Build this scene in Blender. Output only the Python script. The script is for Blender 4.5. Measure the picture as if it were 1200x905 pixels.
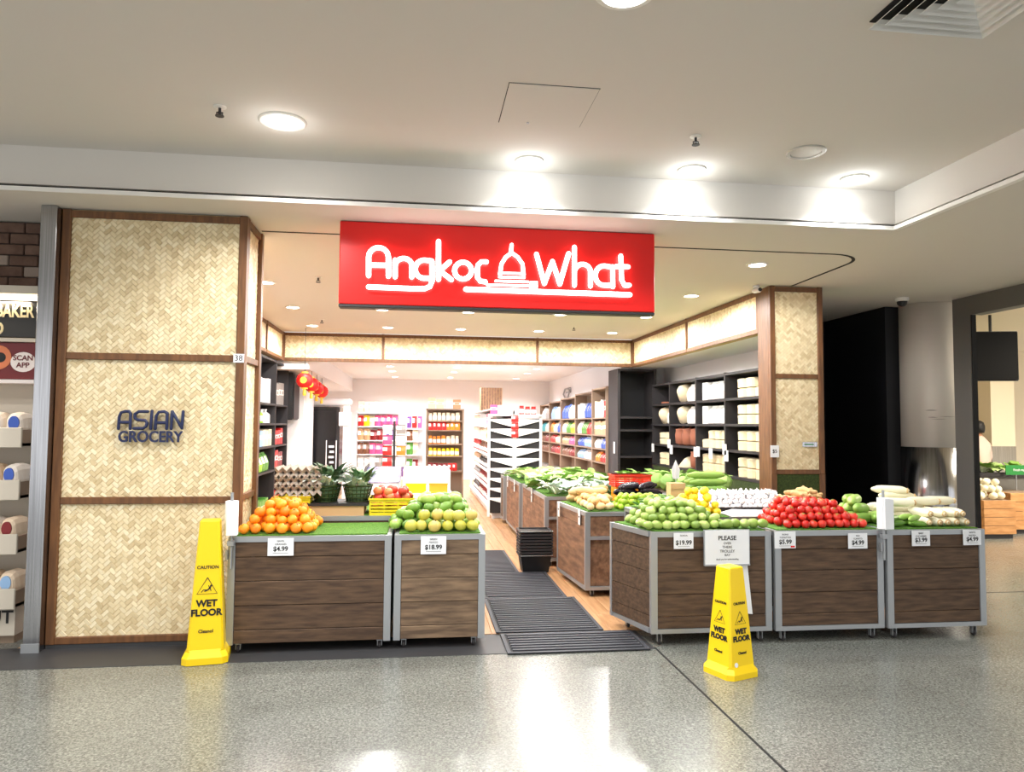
import bpy, bmesh, math, random
from mathutils import Vector, Matrix
random.seed(7)
for o in list(bpy.data.objects): bpy.data.objects.remove(o, do_unlink=True)
SC = bpy.context.scene; COL = SC.collection
# ------------------------------------------------------------------ camera
FPX, CX, CY, CAMH = 850.0, 600.0, 452.5, 1.5
fy = Vector((490 - CX, -(497 - CY), -FPX)).normalized()
hz = Vector((1, -.0077, 0)).normalized()
upv = hz.cross(fy).normalized(); rx = fy.cross(upv)
ROT = Matrix((rx, fy, upv))                      # rows: world axes in camera coordinates (= camera -> world)
cam = bpy.data.cameras.new('camera'); cam.lens = FPX / 1200 * 36; cam.sensor_width = 36; cam.sensor_fit = 'HORIZONTAL'
cam.clip_start = .05; cam.clip_end = 100
camo = bpy.data.objects.new('camera', cam); COL.objects.link(camo)
camo.matrix_world = Matrix.Translation((0, 0, CAMH)) @ ROT.to_4x4()
SC.camera = camo
def at(x, y, ax, v):                             # the point of the plane axis=v seen at photo pixel (x, y)
    d = ROT @ Vector(((x - CX) / FPX, -(y - CY) / FPX, -1))
    o = Vector((0, 0, CAMH)); return o + d * ((v - o[ax]) / d[ax])
# ------------------------------------------------------------------ world, exposure
W = bpy.data.worlds.new('world'); SC.world = W; W.use_nodes = True
W.node_tree.nodes['Background'].inputs[0].default_value = (.98, .99, 1, 1)
W.node_tree.nodes['Background'].inputs[1].default_value = .9
SC.view_settings.view_transform = 'Standard'; SC.view_settings.look = 'None'
SC.view_settings.gamma = 1; SC.view_settings.use_curve_mapping = False
SC.view_settings.exposure = 0.75
LE = 1.0
# ------------------------------------------------------------------ materials
def lin(c):
    return tuple(((v / 255) / 12.92 if v / 255 <= .04045 else ((v / 255 + .055) / 1.055) ** 2.4) for v in c)
def col4(c): return (*lin(c), 1)
MATS = {}
def mat(name, rgb, rough=.6, metal=0, spec=.5, emit=0, bump=None, var=None, alpha=None, trans=0):
    """plain principled; bump=(scale, strength); var=(rgb2, scale, stretch) noise mix"""
    if name in MATS: return MATS[name]
    m = bpy.data.materials.new(name); m.use_nodes = True; nt = m.node_tree; b = nt.nodes['Principled BSDF']
    b.inputs['Base Color'].default_value = col4(rgb); b.inputs['Roughness'].default_value = rough
    b.inputs['Metallic'].default_value = metal; b.inputs['Specular IOR Level'].default_value = spec
    if trans: b.inputs['Transmission Weight'].default_value = trans
    if emit:
        b.inputs['Emission Color'].default_value = col4(rgb); b.inputs['Emission Strength'].default_value = emit
    if var or bump:
        tc = nt.nodes.new('ShaderNodeTexCoord')
    if var:
        rgb2, sc, st = var
        mp = nt.nodes.new('ShaderNodeMapping'); mp.inputs['Scale'].default_value = st
        nz = nt.nodes.new('ShaderNodeTexNoise'); nz.inputs['Scale'].default_value = sc; nz.inputs['Detail'].default_value = 5
        oi = nt.nodes.new('ShaderNodeObjectInfo'); vm = nt.nodes.new('ShaderNodeVectorMath'); vm.operation = 'ADD'
        sm = nt.nodes.new('ShaderNodeMath'); sm.operation = 'MULTIPLY'; sm.inputs[1].default_value = 37
        nt.links.new(oi.outputs['Random'], sm.inputs[0])
        nt.links.new(tc.outputs['Object'], vm.inputs[0]); nt.links.new(sm.outputs[0], vm.inputs[1])
        nt.links.new(vm.outputs[0], mp.inputs['Vector']); nt.links.new(mp.outputs[0], nz.inputs['Vector'])
        cr = nt.nodes.new('ShaderNodeValToRGB'); e = cr.color_ramp.elements
        e[0].position = .35; e[1].position = .68; e[0].color = col4(rgb); e[1].color = col4(rgb2)
        nt.links.new(nz.outputs['Fac'], cr.inputs[0]); nt.links.new(cr.outputs[0], b.inputs['Base Color'])
    if bump:
        nb = nt.nodes.new('ShaderNodeTexNoise'); nb.inputs['Scale'].default_value = bump[0]; nb.inputs['Detail'].default_value = 4
        bp = nt.nodes.new('ShaderNodeBump'); bp.inputs['Strength'].default_value = bump[1]; bp.inputs['Distance'].default_value = .01
        nt.links.new(tc.outputs['Object'], nb.inputs['Vector']); nt.links.new(nb.outputs['Fac'], bp.inputs['Height'])
        nt.links.new(bp.outputs[0], b.inputs['Normal'])
    MATS[name] = m; return m
def ramp_random(name, cols, rough=.5, island=False, bump=None, spec=.5):
    """colour from a ramp picked by object random (or mesh island random)"""
    if name in MATS: return MATS[name]
    m = bpy.data.materials.new(name); m.use_nodes = True; nt = m.node_tree; b = nt.nodes['Principled BSDF']
    b.inputs['Roughness'].default_value = rough; b.inputs['Specular IOR Level'].default_value = spec
    if island:
        g = nt.nodes.new('ShaderNodeNewGeometry'); out = g.outputs['Random Per Island']
    else:
        g = nt.nodes.new('ShaderNodeObjectInfo'); out = g.outputs['Random']
    tc = nt.nodes.new('ShaderNodeTexCoord'); nz = nt.nodes.new('ShaderNodeTexNoise'); nz.inputs['Scale'].default_value = 14
    nt.links.new(tc.outputs['Object'], nz.inputs['Vector'])
    ma = nt.nodes.new('ShaderNodeMath'); ma.operation = 'MULTIPLY_ADD'; ma.inputs[1].default_value = .25
    nt.links.new(nz.outputs['Fac'], ma.inputs[0]); 
    sb = nt.nodes.new('ShaderNodeMath'); sb.operation = 'MULTIPLY_ADD'; sb.inputs[1].default_value = .9; sb.inputs[2].default_value = -.08
    nt.links.new(out, sb.inputs[0]); nt.links.new(sb.outputs[0], ma.inputs[2])
    cr = nt.nodes.new('ShaderNodeValToRGB'); els = cr.color_ramp.elements
    while len(els) < len(cols): els.new(.5)
    for i, c in enumerate(cols):
        els[i].position = i / (len(cols) - 1); els[i].color = col4(c)
    nt.links.new(ma.outputs[0], cr.inputs[0]); nt.links.new(cr.outputs[0], b.inputs['Base Color'])
    if bump:
        nb = nt.nodes.new('ShaderNodeTexNoise'); nb.inputs['Scale'].default_value = bump[0]
        bp = nt.nodes.new('ShaderNodeBump'); bp.inputs['Strength'].default_value = bump[1]; bp.inputs['Distance'].default_value = .005
        nt.links.new(tc.outputs['Object'], nb.inputs['Vector']); nt.links.new(nb.outputs['Fac'], bp.inputs['Height']); nt.links.new(bp.outputs[0], b.inputs['Normal'])
    MATS[name] = m; return m
def obj_color_mat(name, rough=.4):
    m = bpy.data.materials.new(name); m.use_nodes = True; nt = m.node_tree; b = nt.nodes['Principled BSDF']
    oi = nt.nodes.new('ShaderNodeObjectInfo'); nt.links.new(oi.outputs['Color'], b.inputs['Base Color'])
    b.inputs['Roughness'].default_value = rough; MATS[name] = m; return m
def concrete():
    m = bpy.data.materials.new('polished_concrete'); m.use_nodes = True; nt = m.node_tree; b = nt.nodes['Principled BSDF']
    tc = nt.nodes.new('ShaderNodeTexCoord')
    n1 = nt.nodes.new('ShaderNodeTexNoise'); n1.inputs['Scale'].default_value = .9; n1.inputs['Detail'].default_value = 4
    vo = nt.nodes.new('ShaderNodeTexNoise'); vo.inputs['Scale'].default_value = 80; vo.inputs['Detail'].default_value = 3; vo.inputs['Roughness'].default_value = .75
    v2 = nt.nodes.new('ShaderNodeTexVoronoi'); v2.inputs['Scale'].default_value = 110
    for n in (n1, vo, v2): nt.links.new(tc.outputs['Object'], n.inputs['Vector'])
    c1 = nt.nodes.new('ShaderNodeValToRGB'); e = c1.color_ramp.elements; e[0].position = .3; e[1].position = .7
    e[0].color = col4((120, 122, 118)); e[1].color = col4((140, 142, 137))
    c2 = nt.nodes.new('ShaderNodeValToRGB'); e = c2.color_ramp.elements; e[0].position = .41; e[1].position = .6
    e[0].color = (.58, .58, .57, 1); e[1].color = (1.1, 1.1, 1.09, 1)
    c3 = nt.nodes.new('ShaderNodeValToRGB'); e = c3.color_ramp.elements; e[0].position = 0; e[1].position = 1
    e[0].color = (.6, .6, .58, 1); e[1].color = (1.3, 1.3, 1.27, 1)
    nt.links.new(n1.outputs['Fac'], c1.inputs[0]); nt.links.new(vo.outputs['Fac'], c2.inputs[0])
    sp = nt.nodes.new('ShaderNodeSeparateColor'); nt.links.new(v2.outputs['Color'], sp.inputs[0]); nt.links.new(sp.outputs[0], c3.inputs[0])
    mx = nt.nodes.new('ShaderNodeMix'); mx.data_type = 'RGBA'; mx.blend_type = 'MULTIPLY'; mx.inputs[0].default_value = 1
    nt.links.new(c1.outputs[0], mx.inputs[6]); nt.links.new(c2.outputs[0], mx.inputs[7])
    my = nt.nodes.new('ShaderNodeMix'); my.data_type = 'RGBA'; my.blend_type = 'MULTIPLY'; my.inputs[0].default_value = .8
    nt.links.new(mx.outputs[2], my.inputs[6]); nt.links.new(c3.outputs[0], my.inputs[7])
    nt.links.new(my.outputs[2], b.inputs['Base Color'])
    b.inputs['Roughness'].default_value = .24; b.inputs['Specular IOR Level'].default_value = 1.0
    MATS['polished_concrete'] = m; return m
concrete()
mat('ceiling_paint', (216, 211, 204), .9, bump=(60, .03)); mat('soffit_paint', (214, 208, 199), .85)
mat('white_wall', (236, 236, 238), .8); mat('cream_wall', (236, 222, 196), .8)
mat('shadow_gap', (26, 26, 26), .9); mat('trim_white', (235, 232, 226), .5)
mat('black_wall', (9, 10, 16), .65, var=((16, 17, 26), 1.2, (1, 1, 1)))
mat('plaster', (205, 198, 188), .85, bump=(18, .06))
mat('dark_frame', (102, 99, 94), .5); mat('charcoal', (44, 41, 43), .55); mat('black_plastic', (20, 20, 23), .45)
mat('steel', (160, 160, 162), .2, metal=1, var=((190, 190, 193), 3, (40, 40, .5)))
mat('alu', (168, 171, 174), .42, metal=.6); mat('chrome', (190, 190, 190), .2, metal=1)
mat('timber_frame', (96, 62, 34), .5, var=((124, 82, 46), 6, (6, 6, .8)))
mat('bin_wood', (68, 49, 35), .7, var=((100, 76, 55), 5, (1.2, 6, 9)), bump=(60, .12))
mat('bin_wood_light', (92, 73, 56), .7, var=((138, 113, 88), 4, (1.2, 6, 9)), bump=(60, .12))
mat('bin_wood_warm', (104, 74, 54), .65, var=((150, 112, 84), 4, (6, 1.2, 6)), bump=(60, .1))
mat('plank_floor', (176, 130, 88), .38, var=((206, 162, 118), 3, (9, .7, 1)))
mat('rubber', (30, 31, 35), .75); mat('rubber_rib', (62, 63, 70), .6); mat('threshold', (58, 58, 60), .5)
mat('sign_red', (226, 22, 18), .32); mat('neon', (255, 244, 240), .4, emit=2.4)
mat('lamp', (255, 250, 240), .4, emit=14); mat('lamp_off', (196, 192, 186), .25, metal=.3)
mat('yellow_plastic', (246, 208, 12), .38); mat('ink', (22, 20, 22), .6); mat('ink_blue', (28, 38, 78), .5)
mat('paper', (238, 240, 243), .6); mat('card', (206, 168, 122), .8); mat('turf', (66, 110, 26), .9, var=((98, 146, 42), 60, (1, 1, 1)), bump=(220, .8))
mat('dark_turf', (44, 58, 22), .9, var=((66, 84, 34), 60, (1, 1, 1)), bump=(200, .6))
mat('crate_yellow', (232, 212, 30), .45); mat('crate_red', (232, 58, 30), .45); mat('crate_orange', (250, 160, 34), .45)
mat('egg_tray', (176, 164, 152), .95); mat('white_plastic', (240, 240, 242), .4); mat('purple_glass', (146, 146, 196), .2)
mat('pale_wood', (196, 176, 148), .6, var=((214, 196, 168), 4, (1, 5, 5))); mat('shelf_wood', (150, 128, 108), .6)
mat('bread_shelf', (206, 196, 180), .6); mat('bakery_sign', (38, 36, 34), .5); mat('bakery_type', (240, 222, 176), .5); mat('strip_lamp', (255, 236, 205), .5, emit=3)
mat('bakery_poster', (106, 20, 24), .5); mat('poster_white', (244, 232, 226), .6); mat('poster_skin', (222, 128, 84), .6)
mat('brick_dark', (92, 68, 56), .9, var=((118, 92, 78), 9, (1, 1, 1)), bump=(40, .4)); mat('brick_pale', (150, 134, 122), .9, bump=(40, .4)); mat('mortar', (70, 60, 54), .95)
mat('backing', (196, 170, 124), .8); mat('lantern_red', (222, 26, 22), .5); mat('gold', (240, 196, 60), .4)
mat('fridge_black', (18, 18, 24), .25); mat('vent_white', (226, 224, 220), .5); mat('stain', (150, 142, 132), .9)
mat('stem_brown', (96, 74, 44), .8); mat('leaf_stem', (214, 226, 196), .5); mat('clay', (150, 92, 70), .7); mat('steamer', (232, 214, 176), .6); mat('straw', (222, 206, 174), .8)
mat('screen_black', (8, 8, 9), .7, spec=.1); mat('green_sign', (34, 120, 52), .5); mat('skin', (176, 124, 96), .6); mat('hair', (22, 18, 16), .6); mat('shirt', (228, 196, 184), .8); mat('trousers', (52, 54, 64), .8)
mat('timber_crate', (176, 124, 74), .7, var=((202, 150, 98), 5, (1, 5, 5)))
ramp_random('bamboo', [(206, 184, 142), (226, 208, 168), (235, 219, 182), (242, 230, 198)], .55, island=True)
ramp_random('orange_skin', [(238, 122, 10), (250, 146, 18), (252, 164, 34)], .42, bump=(160, .15))
ramp_random('mango_green', [(70, 112, 40), (112, 152, 56), (150, 184, 84), (172, 196, 100)], .35)
ramp_random('mango_yellow', [(186, 184, 64), (206, 196, 84), (214, 180, 104)], .4)
ramp_random('guava', [(112, 142, 56), (156, 182, 84), (186, 204, 118)], .4)
ramp_random('tomato', [(188, 26, 20), (212, 40, 30), (224, 64, 44)], .28)
ramp_random('apple', [(196, 40, 34), (214, 78, 54), (228, 150, 90)], .35)
ramp_random('lemon', [(240, 206, 20), (250, 222, 48)], .4); ramp_random('lime', [(140, 176, 30), (168, 200, 52)], .4)
ramp_random('potato', [(214, 168, 104), (232, 196, 140), (240, 214, 168)], .7); ramp_random('ginger', [(198, 158, 104), (224, 192, 140)], .8, bump=(40, .4))
ramp_random('daikon', [(232, 224, 190), (244, 238, 214)], .45); ramp_random('garlic', [(236, 230, 232), (246, 243, 244)], .5)
ramp_random('cucumber', [(72, 118, 34), (120, 164, 62), (164, 196, 100)], .4); ramp_random('okra', [(66, 118, 38), (112, 158, 60)], .5)
ramp_random('gourd', [(96, 140, 54), (150, 186, 84), (180, 208, 116)], .45); ramp_random('eggplant', [(24, 20, 30), (44, 34, 50)], .22)
ramp_random('leaf', [(112, 156, 62), (160, 198, 104), (204, 226, 160)], .5); ramp_random('leaf_dark', [(44, 74, 40), (86, 122, 76), (150, 178, 140)], .5)
ramp_random('leaf_pale', [(176, 198, 176), (214, 226, 214), (236, 242, 234)], .5); ramp_random('bread', [(214, 176, 130), (236, 218, 196), (244, 238, 232)], .6)
obj_color_mat('print_a', .38); mat('print_white', (240, 238, 234), .4)
# ------------------------------------------------------------------ mesh helpers
def link(o): COL.objects.link(o); return o
def tag(o, label=None, cat=None, group=None, kind=None):
    if label: o['label'] = label
    if cat: o['category'] = cat
    if group: o['group'] = group
    if kind: o['kind'] = kind
    return o
def thing(name, label, cat, loc=(0, 0, 0), rz=0, group=None):
    o = link(bpy.data.objects.new(name, None)); o.location = loc; o.rotation_euler = (0, 0, rz); o.empty_display_size = .1
    return tag(o, label, cat, group)
class MB:
    def __init__(s): s.v = []; s.f = []; s.m = []
    def add(s, vs, fs, mi=0):
        n = len(s.v); s.v += [tuple(v) for v in vs]; s.f += [tuple(i + n for i in f) for f in fs]; s.m += [mi] * len(fs); return s
    def box(s, x0, x1, y0, y1, z0, z1, mi=0):
        return s.add([(x0, y0, z0), (x1, y0, z0), (x1, y1, z0), (x0, y1, z0), (x0, y0, z1), (x1, y0, z1), (x1, y1, z1), (x0, y1, z1)],
                     [(0, 3, 2, 1), (4, 5, 6, 7), (0, 1, 5, 4), (1, 2, 6, 5), (2, 3, 7, 6), (3, 0, 4, 7)], mi)
    def cbox(s, x0, x1, y0, y1, z0, z1, c=.004, mi=0):
        bm = bmesh.new()
        for sx, ix in ((x0, 1), (x1, -1)):
            for sy, iy in ((y0, 1), (y1, -1)):
                for sz, iz in ((z0, 1), (z1, -1)):
                    bm.verts.new((sx, sy + c * iy, sz + c * iz)); bm.verts.new((sx + c * ix, sy, sz + c * iz)); bm.verts.new((sx + c * ix, sy + c * iy, sz))
        bmesh.ops.convex_hull(bm, input=bm.verts); bmesh.ops.dissolve_limit(bm, angle_limit=.02, verts=bm.verts, edges=bm.edges)
        bm.verts.index_update(); s.add([v.co for v in bm.verts], [[v.index for v in f.verts] for f in bm.faces], mi); bm.free(); return s
    def hexa(s, b, t, mi=0):                       # bottom 4 and top 4 points
        return s.add(list(b) + list(t), [(0, 3, 2, 1), (4, 5, 6, 7), (0, 1, 5, 4), (1, 2, 6, 5), (2, 3, 7, 6), (3, 0, 4, 7)], mi)
    def extrude(s, pts, vec, mi=0):
        n = len(pts); vec = Vector(vec); a = [Vector(p) for p in pts]
        return s.add(a + [p + vec for p in a], [tuple(range(n - 1, -1, -1)), tuple(range(n, 2 * n))] + [(i, (i + 1) % n, n + (i + 1) % n, n + i) for i in range(n)], mi)
    def lathe(s, prof, n=16, c=(0, 0, 0), axis='z', mi=0, sx=1, sy=1):
        vs = []
        for r, z in prof:
            for i in range(n):
                a = 2 * math.pi * i / n; p = (r * math.cos(a) * sx, r * math.sin(a) * sy, z)
                if axis == 'y': p = (p[0], p[2], p[1])
                elif axis == 'x': p = (p[2], p[0], p[1])
                vs.append((p[0] + c[0], p[1] + c[1], p[2] + c[2]))
        k = len(prof); fs = [(j * n + i, j * n + (i + 1) % n, (j + 1) * n + (i + 1) % n, (j + 1) * n + i) for j in range(k - 1) for i in range(n)]
        fs += [tuple(range(n - 1, -1, -1)), tuple((k - 1) * n + i for i in range(n))]
        if axis == 'y': fs = [f[::-1] for f in fs]
        return s.add(vs, fs, mi)
    def tube(s, pts, r, n=8, mi=0, caps=True):
        pts = [Vector(p) for p in pts]; rs = r if isinstance(r, (list, tuple)) else [r] * len(pts)
        if caps:                                   # rounded ends
            d0 = (pts[0] - pts[1]).normalized(); d1 = (pts[-1] - pts[-2]).normalized()
            pts = [pts[0] + d0 * rs[0] * .95, pts[0] + d0 * rs[0] * .6] + pts + [pts[-1] + d1 * rs[-1] * .6, pts[-1] + d1 * rs[-1] * .95]
            rs = [rs[0] * .3, rs[0] * .8] + list(rs) + [rs[-1] * .8, rs[-1] * .3]
        vs = []; prev = None
        for i, p in enumerate(pts):
            d = (pts[min(i + 1, len(pts) - 1)] - pts[max(i - 1, 0)]).normalized()
            if prev is None:
                prev = d.cross(Vector((0, 1, 0))) if abs(d.y) < .9 else d.cross(Vector((1, 0, 0)))
            a = (prev - d * prev.dot(d)).normalized(); b = d.cross(a); prev = a
            for k in range(n):
                t = 2 * math.pi * k / n; vs.append(p + (a * math.cos(t) + b * math.sin(t)) * rs[i])
        k = len(pts); fs = [(j * n + i, j * n + (i + 1) % n, (j + 1) * n + (i + 1) % n, (j + 1) * n + i) for j in range(k - 1) for i in range(n)]
        fs += [tuple(range(n - 1, -1, -1)), tuple((k - 1) * n + i for i in range(n))]
        return s.add(vs, fs, mi)
    def mesh(s, name, mats, smooth=False):
        me = bpy.data.meshes.new(name); me.from_pydata(s.v, [], s.f)
        for m in (mats if isinstance(mats, (list, tuple)) else [mats]): me.materials.append(MATS[m])
        me.polygons.foreach_set('material_index', s.m)
        if smooth: me.polygons.foreach_set('use_smooth', [True] * len(s.f))
        me.update(); return me
    def build(s, name, mats, parent=None, loc=None, rot=None, smooth=False):
        return inst(name, s.mesh(name, mats, smooth), parent, loc, rot)
def inst(name, me, parent=None, loc=None, rot=None, scale=None):
    o = link(bpy.data.objects.new(name, me))
    if parent is not None: o.parent = parent
    if loc is not None: o.location = loc
    if rot is not None: o.rotation_euler = rot
    if scale is not None: o.scale = scale if isinstance(scale, (tuple, list)) else (scale,) * 3
    return o
def B(name, m, parent, *a, c=None):
    return (MB().cbox(*a, c=c) if c else MB().box(*a)).build(name, m, parent)
def struct(name, mb, m, parent=None):
    o = mb.build(name, m, parent)
    if parent is None: o['kind'] = 'structure'
    return o
def text(name, body, size, m, parent, loc, rot=(math.pi / 2, 0, 0), ext=.001, off=0, align='CENTER', sx=1):
    cu = bpy.data.curves.new(name, 'FONT'); cu.body = body; cu.size = size; cu.extrude = ext; cu.offset = off; cu.align_x = align; cu.align_y = 'CENTER'; cu.resolution_u = 3
    t = bpy.data.objects.new(name, cu); COL.objects.link(t); dg = bpy.context.evaluated_depsgraph_get()
    me = bpy.data.meshes.new_from_object(t.evaluated_get(dg)); bpy.data.objects.remove(t, do_unlink=True); bpy.data.curves.remove(cu)
    me.materials.clear(); me.materials.append(MATS[m]); me.name = name
    return inst(name, me, parent, loc, rot, (sx, 1, 1))
def ORD(i): return ['lowest', 'second lowest', 'third', 'fourth', 'fifth', 'sixth', 'seventh'][i]
# ------------------------------------------------------------------ key dimensions of the place
ZS, ZM, ZI = 2.944, 3.24, 2.70             # shop soffit, mall ceiling, inner ceiling
# ------------------------------------------------------------------ setting: floors
struct('floor', MB().box(-9, 12, -8, 22, -.1, 0), 'polished_concrete')
o = struct('trim_1', MB().box(1.604, 1.618, -6, 4.84, -.001, .0012), 'shadow_gap')
o = struct('trim_2', MB().box(3.2, 9.5, 6.1, 6.115, -.001, .0012), 'shadow_gap')
struct('trim_3', MB().box(-6, 1.6, 4.80, 5.24, -.001, .003), 'threshold')
fs = struct('floor_shop', MB().box(-2.6, 4.4, 5.24, 19.8, -.01, .002), 'plank_floor')
pw, pl = .125, 1.3
pm = MB().cbox(0, pw - .004, 0, pl - .004, .002, .008, c=.0025).mesh('plank', 'plank_floor')
for i in range(15):
    y = 5.24 - (i * .43) % pl
    while y < 17:
        if y >= 5.24 or y + pl > 5.6:
            yy = max(y, 5.24); o = inst('plank', pm, fs, (.42 + i * pw, yy, 0), None, (1, (y + pl - yy) / pl, 1))
        y += pl
# ------------------------------------------------------------------ setting: ceilings and bulkheads
struct('ceiling', MB().box(-9, 3.46, -8, 4.95, ZM, ZM + .1), 'ceiling_paint')
struct('ceiling_soffit', MB().box(-9, 6.2, 4.83, 11.8, ZS, ZS + .022).box(3.46, 6.2, -8, 4.83, ZS, ZS + .022).box(6.2, 9, -8, 4.0, ZS, ZS + .022), 'soffit_paint')
struct('trim_4', MB().box(-9, 3.42, 4.822, 4.832, ZS - .004, ZS + .024).box(3.42, 3.46, 4.822, 4.832, ZS - .004, ZS + .024).box(3.42, 3.43, -8, 4.822, ZS - .004, ZS + .024).box(3.43, 3.46, -8, 4.83, ZS - .004, ZS + .018), 'trim_white')
struct('wall_bulkhead', MB().box(-9, 3.46, 4.86, 4.95, ZS + .05, ZM).box(3.46, 3.55, -8, 4.95, ZS + .05, ZM), 'ceiling_paint')
struct('trim_5', MB().box(-9, 3.47, 4.885, 4.94, ZS + .02, ZS + .055).box(3.485, 3.54, -8, 4.9, ZS + .02, ZS + .055), 'shadow_gap')
struct('ceiling_shop', MB().box(-2.6, 4.4, 11.9, 19.9, ZI, ZI + .1), 'white_wall')
struct('ceiling_side', MB().box(3.67, 4.4, 7.62, 12.0, 2.50, 2.56), 'white_wall')
struct('ceiling_drop', MB().box(-2.7, -1.75, 11.9, 19.8, 2.36, ZI), 'white_wall')
# roller shutter groove in the soffit
g = [(-1.19, 5.6), (3.42, 5.6)] + [(3.42 + .33 * math.sin(a), 5.93 - .33 * math.cos(a)) for a in [math.pi / 2 * k / 8 for k in range(1, 9)]] + [(3.78, 6.95)]
mb = MB()
for (ax, ay), (bx, by) in zip(g[:-1], g[1:]):
    d = Vector((bx - ax, by - ay, 0)).normalized(); n = Vector((-d.y, d.x, 0)) * .014
    mb.extrude([(ax + n.x, ay + n.y, ZS - .002), (bx + n.x, by + n.y, ZS - .002), (bx - n.x, by - n.y, ZS - .002), (ax - n.x, ay - n.y, ZS - .002)], (0, 0, .004))
struct('trim_6', mb, 'shadow_gap')
# walls of the shop
struct('wall_back', MB().box(-2.7, 3.7, 19.8, 19.9, 0, 2.8), 'white_wall')
struct('wall_right', MB().box(3.6, 3.7, 12.62, 19.8, 0, 2.8).box(4.4, 4.5, 7.62, 12.7, 0, 2.94).box(3.7, 4.4, 12.62, 12.7, 0, 2.94), 'white_wall')
struct('wall_left', MB().box(-2.7, -2.6, 5.75, 19.8, 0, 2.94), 'white_wall')
struct('wall_left_pier', MB().box(-2.6, -1.98, 13.0, 14.2, 0, 2.36), 'white_wall')
struct('wall_hoarding', MB().box(5.5, 5.6, 7.95, 9.35, 0, 2.94).box(4.5, 5.5, 9.25, 9.35, 0, 2.94).box(4.5, 4.56, 7.95, 9.25, 0, 2.94).box(5.6, 5.72, 7.97, 8.05, 0, 2.94), 'black_wall')
# ------------------------------------------------------------------ lamps
def downlight(x, y, z, r, energy, label, group, on=True, angle=130, colr=(1, .985, .965), blend=.6, glow=0):
    t = thing('downlight', label, 'light', (x, y, z), 0, group)
    MB().lathe([(r * 1.28, 0), (r * 1.28, -.004), (r * 1.2, -.010), (r * 1.0, -.010), (r * .97, -.002), (r * .97, 0)], 24).build('trim_ring', 'trim_white' if on else 'lamp_off', t, smooth=False)
    MB().lathe([(r * .97, -.003), (r * .8, -.0055), (r * .3, -.0065)], 24).build('lamp_disc', 'lamp' if on else 'lamp_off', t)
    if on and energy:
        L = bpy.data.lights.new('downlight_beam', 'SPOT'); L.energy = energy * LE; L.spot_size = math.radians(angle); L.spot_blend = blend; L.shadow_soft_size = r; L.color = colr
        lo = link(bpy.data.objects.new('downlight_beam', L)); lo.parent = t; lo.location = (0, 0, -.02)
        if glow:
            G = bpy.data.lights.new('downlight_spill', 'POINT'); G.energy = glow; G.shadow_soft_size = r; G.color = colr
            go = link(bpy.data.objects.new('downlight_spill', G)); go.parent = t; go.location = (0, 0, -.09)
    return t
for i, x in enumerate((-1.57, -.47, .62, 1.82, 2.98)):
    for j, y in enumerate((6.07, 7.65, 9.25, 10.95)):
        if j < 2 and i in (1, 2, 3) and j == 0: pass
        vis = not (j == 0 and i < 4)
        downlight(x, y, ZS, .075, 62, 'round white downlight lit in the shop entrance ceiling', 'downlights of the shop entrance ceiling', angle=176, blend=.25)
for x in (-.6, .8, 2.5):
    for y in (13.3, 15.3, 16.65, 18.6):
        downlight(x, y, ZI, .08, 130, 'round white downlight lit in the back room ceiling of the shop', 'downlights of the back room', angle=150, colr=(.97, .97, 1))
downlight(-.80, 4.237, ZM, .105, 150, 'large lit downlight over the pillar on the left', None, angle=150, glow=1.3)
downlight(2.41, 4.233, ZM, .095, 0, 'unlit silver downlight beside the ceiling corner', None, on=False)
for x, l in ((.70, 'lit wall washer downlight above the shop sign'), (1.815, 'lit wall washer downlight right of the sign, middle of three'), (3.0, 'lit wall washer downlight nearest the ceiling corner')):
    downlight(x, 4.64, ZM, .075, 45, l, None, angle=125, colr=(.92, .97, 1), blend=.35, glow=1.6)
downlight(.80, 2.74, ZM, .10, 120, 'lit downlight at the top edge of the photo', None, angle=150)
for x, y in ((-2.4, 2.7), (2.4, 1.0), (-.8, 1.0), (-2.4, -1.0), (.8, -1.0), (-4, 3.4), (2.4, -3)):
    downlight(x, y, ZM, .10, 125, 'lit downlight in the mall ceiling behind the camera', 'mall ceiling downlights outside the view', angle=150)
# ------------------------------------------------------------------ ceiling fittings
t = thing('access_panel', 'square white access panel in the mall ceiling', 'ceiling panel', (0, 0, ZM))
MB().box(.437, .907, 3.58, 4.065, -.004, 0).build('panel', 'ceiling_paint', t)
mb = MB()
for a in ((.433, .437, 3.576, 4.069), (.907, .910, 3.576, 4.069), (.437, .907, 3.576, 3.58), (.437, .907, 4.065, 4.069)): mb.box(a[0], a[1], a[2], a[3], -.0015, 0)
mb.build('shadow_line', 'shadow_gap', t)
MB().lathe([(.008, 0), (.008, -.006)], 8, (.60, 4.04, -.004)).build('lock', 'alu', t)
def sprinkler(p, label):
    t = thing('sprinkler_head', label, 'sprinkler', p)
    MB().lathe([(.035, 0), (.035, -.004), (.02, -.008)], 14).build('escutcheon', 'trim_white', t)
    MB().lathe([(.008, -.006), (.008, -.03), (.014, -.032), (.014, -.036)], 8).box(-.018, -.014, -.003, .003, -.05, -.03).box(.014, .018, -.003, .003, -.05, -.03).build('frame', 'charcoal', t)
    MB().lathe([(.024, -.05), (.024, -.054)], 10).build('deflector', 'charcoal', t)
sprinkler((-1.11, 4.09, ZM), 'small fire sprinkler left of the large lit downlight'); sprinkler((1.63, 4.10, ZM), 'small fire sprinkler between access panel and ceiling corner')
sprinkler((-1.0, 7.3, ZS), 'tiny sprinkler in shop entrance ceiling left of the sign'); sprinkler((-1.35, 10.3, ZS), 'tiny sprinkler near the back bamboo fascia, left'); sprinkler((2.25, 10.4, ZS), 'tiny sprinkler near the back bamboo fascia, right')
t = thing('air_vent', 'square louvred air diffuser in mall ceiling, top right', 'vent', (0, 0, ZM))
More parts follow.
